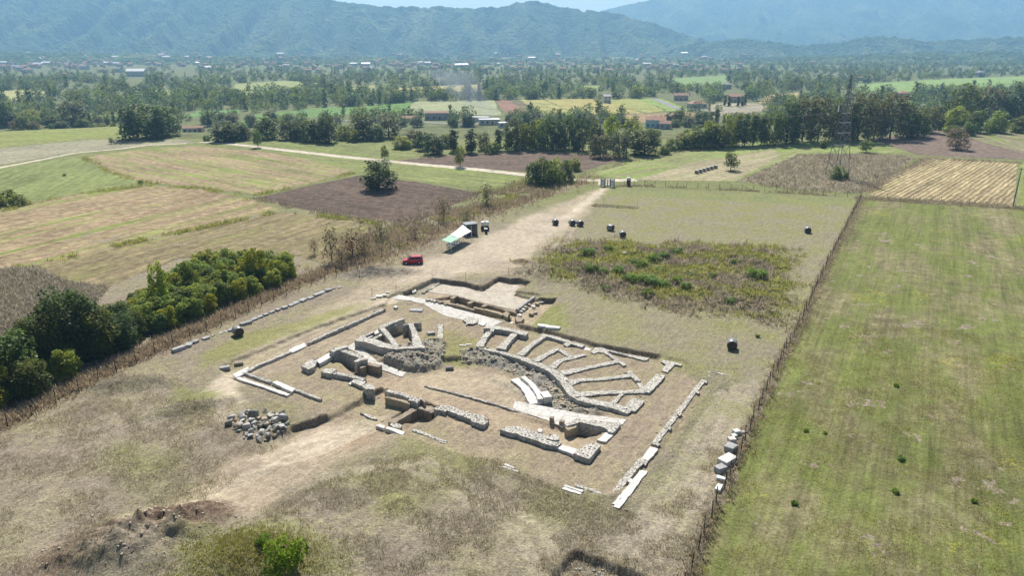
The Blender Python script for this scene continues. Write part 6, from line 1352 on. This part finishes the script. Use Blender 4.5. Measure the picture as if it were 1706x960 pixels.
# town: tiny houses, shown a few pixels large
r = np.random.default_rng(91); TOWN = []
def town_mesh(wm, rm, w, d, h, hip):
    m = MB().box((0, 0, h/2-1), (w, d, h+2)); n0 = len(m.bm.faces); rh = d*.22; o = .5
    v = [m.bm.verts.new(c) for c in ((-w/2-o,-d/2-o,h),(w/2+o,-d/2-o,h),(w/2+o,d/2+o,h),(-w/2-o,d/2+o,h),(-w/2*(.3 if hip else 1.05),0,h+rh),(w/2*(.3 if hip else 1.05),0,h+rh))]
    for f in ((0,1,5,4),(2,3,4,5),(0,4,3),(1,2,5),(3,2,1,0)): m.bm.faces.new([v[i] for i in f])
    wn3 = 0
    for s in range(int(h//3)):
        for i in range(3):
            x = -w/2+w*(i+.5)/3; z = 1.6+3*s; q = [m.bm.verts.new(c) for c in ((x-.6,-d/2-.03,z-.7),(x+.6,-d/2-.03,z-.7),(x+.6,-d/2-.03,z+.7),(x-.6,-d/2-.03,z+.7))]; m.bm.faces.new(q)
    m.bm.faces.ensure_lookup_table(); me = m.mesh('house', None); me.materials.append(M[wm]); me.materials.append(M[rm]); me.materials.append(M['pane'])
    for i, p in enumerate(me.polygons): p.material_index = 0 if i < n0 else (1 if i < n0+5 else 2)
    return me
tl = [town_mesh(*a) for a in (('house_white','roof_red',11,9,6,1),('house_cream','roof_red',13,10,7,0),('house_white','roof_grey',18,12,7,0),('house_pink','roof_brown',12,10,6,1),('house_white','roof_white',24,12,6,0),('house_cream','roof_brown',10,9,9,1))]
spots = []
for _ in range(4000):
    px = r.uniform(-20, 1720); y0 = 110-12*abs(px-850)/850*0; py = r.normal(104, 8) if px < 1250 else r.normal(98, 5)
    dn = .95 if px < 230 else (.55 if px < 620 else (.75 if px < 780 else (.5 if px < 1250 else .16)))
    if r.random() > dn or py < 90 or py > 132: continue
    p = W(px, py, -8)
    if p[1] > 2300 or p[1] < 900: continue
    if all((p[0]-s[0])**2+(p[1]-s[1])**2 > 14**2 for s in spots): spots.append((p[0], p[1], px))
    if len(spots) >= 290: break
desc = ['white house with red roof','cream house with red roof','long white house with grey roof','pink house with brown roof','long white hall with white roof','tall cream house with brown roof']
for i, (x, y, px) in enumerate(spots):
    k = [0,0,1,1,2,3,4,5,0][r.integers(9)]; o = obj('house', tl[k], None, (x, y, -8+max(0, (y-1800)*.035)), r.uniform(-.5, .5)+(1.57 if r.random() < .3 else 0)); o.scale = (.78, .78, .9)
    side = 'far left' if px < 330 else ('left middle' if px < 650 else ('middle' if px < 950 else ('right middle' if px < 1250 else 'far right')))
    tag(o, f'tiny {desc[k]}, {side} part of the distant town', 'house', f'houses of the distant town, {side}')
# ---------------------------------------------------------------- smoke of a field fire
sm = bpy.data.materials.new('smoke'); sm.use_nodes = True; nt = sm.node_tree; nt.nodes.clear(); out = nt.nodes.new('ShaderNodeOutputMaterial'); pv = nt.nodes.new('ShaderNodeVolumePrincipled')
pv.inputs['Color'].default_value = (.75, .85, 1.0, 1); pv.inputs['Density'].default_value = .03; nt.links.new(pv.outputs[0], out.inputs['Volume'])
sp = G(820, 206); bm = bmesh.new(); rings = []
for k in range(9):
    u = k/8; c = np.array([-30*u**1.3, 4*u, 1+30*u]); rad = (2.2+9*u)*(1 if k not in (0, 8) else .4); rings.append([bm.verts.new((c[0]+rad*1.5*math.cos(a)*(1+.15*math.sin(3*a+k)), c[1]+rad*.8*math.sin(a), c[2]+.35*rad*math.cos(2*a+k))) for a in np.linspace(0, 6.283, 15)[:-1]])
for a, b in zip(rings[:-1], rings[1:]):
    for i in range(14): bm.faces.new((a[i], a[(i+1) % 14], b[(i+1) % 14], b[i]))
bm.faces.new(rings[0][::-1]); bm.faces.new(rings[-1]); bmesh.ops.recalc_face_normals(bm, faces=bm.faces[:])
me = bpy.data.meshes.new('smoke'); bm.to_mesh(me); bm.free(); me.materials.append(sm); tag(obj('smoke', me, None, sp), 'thin bluish smoke rising from a fire in the valley', 'smoke', kind='stuff')
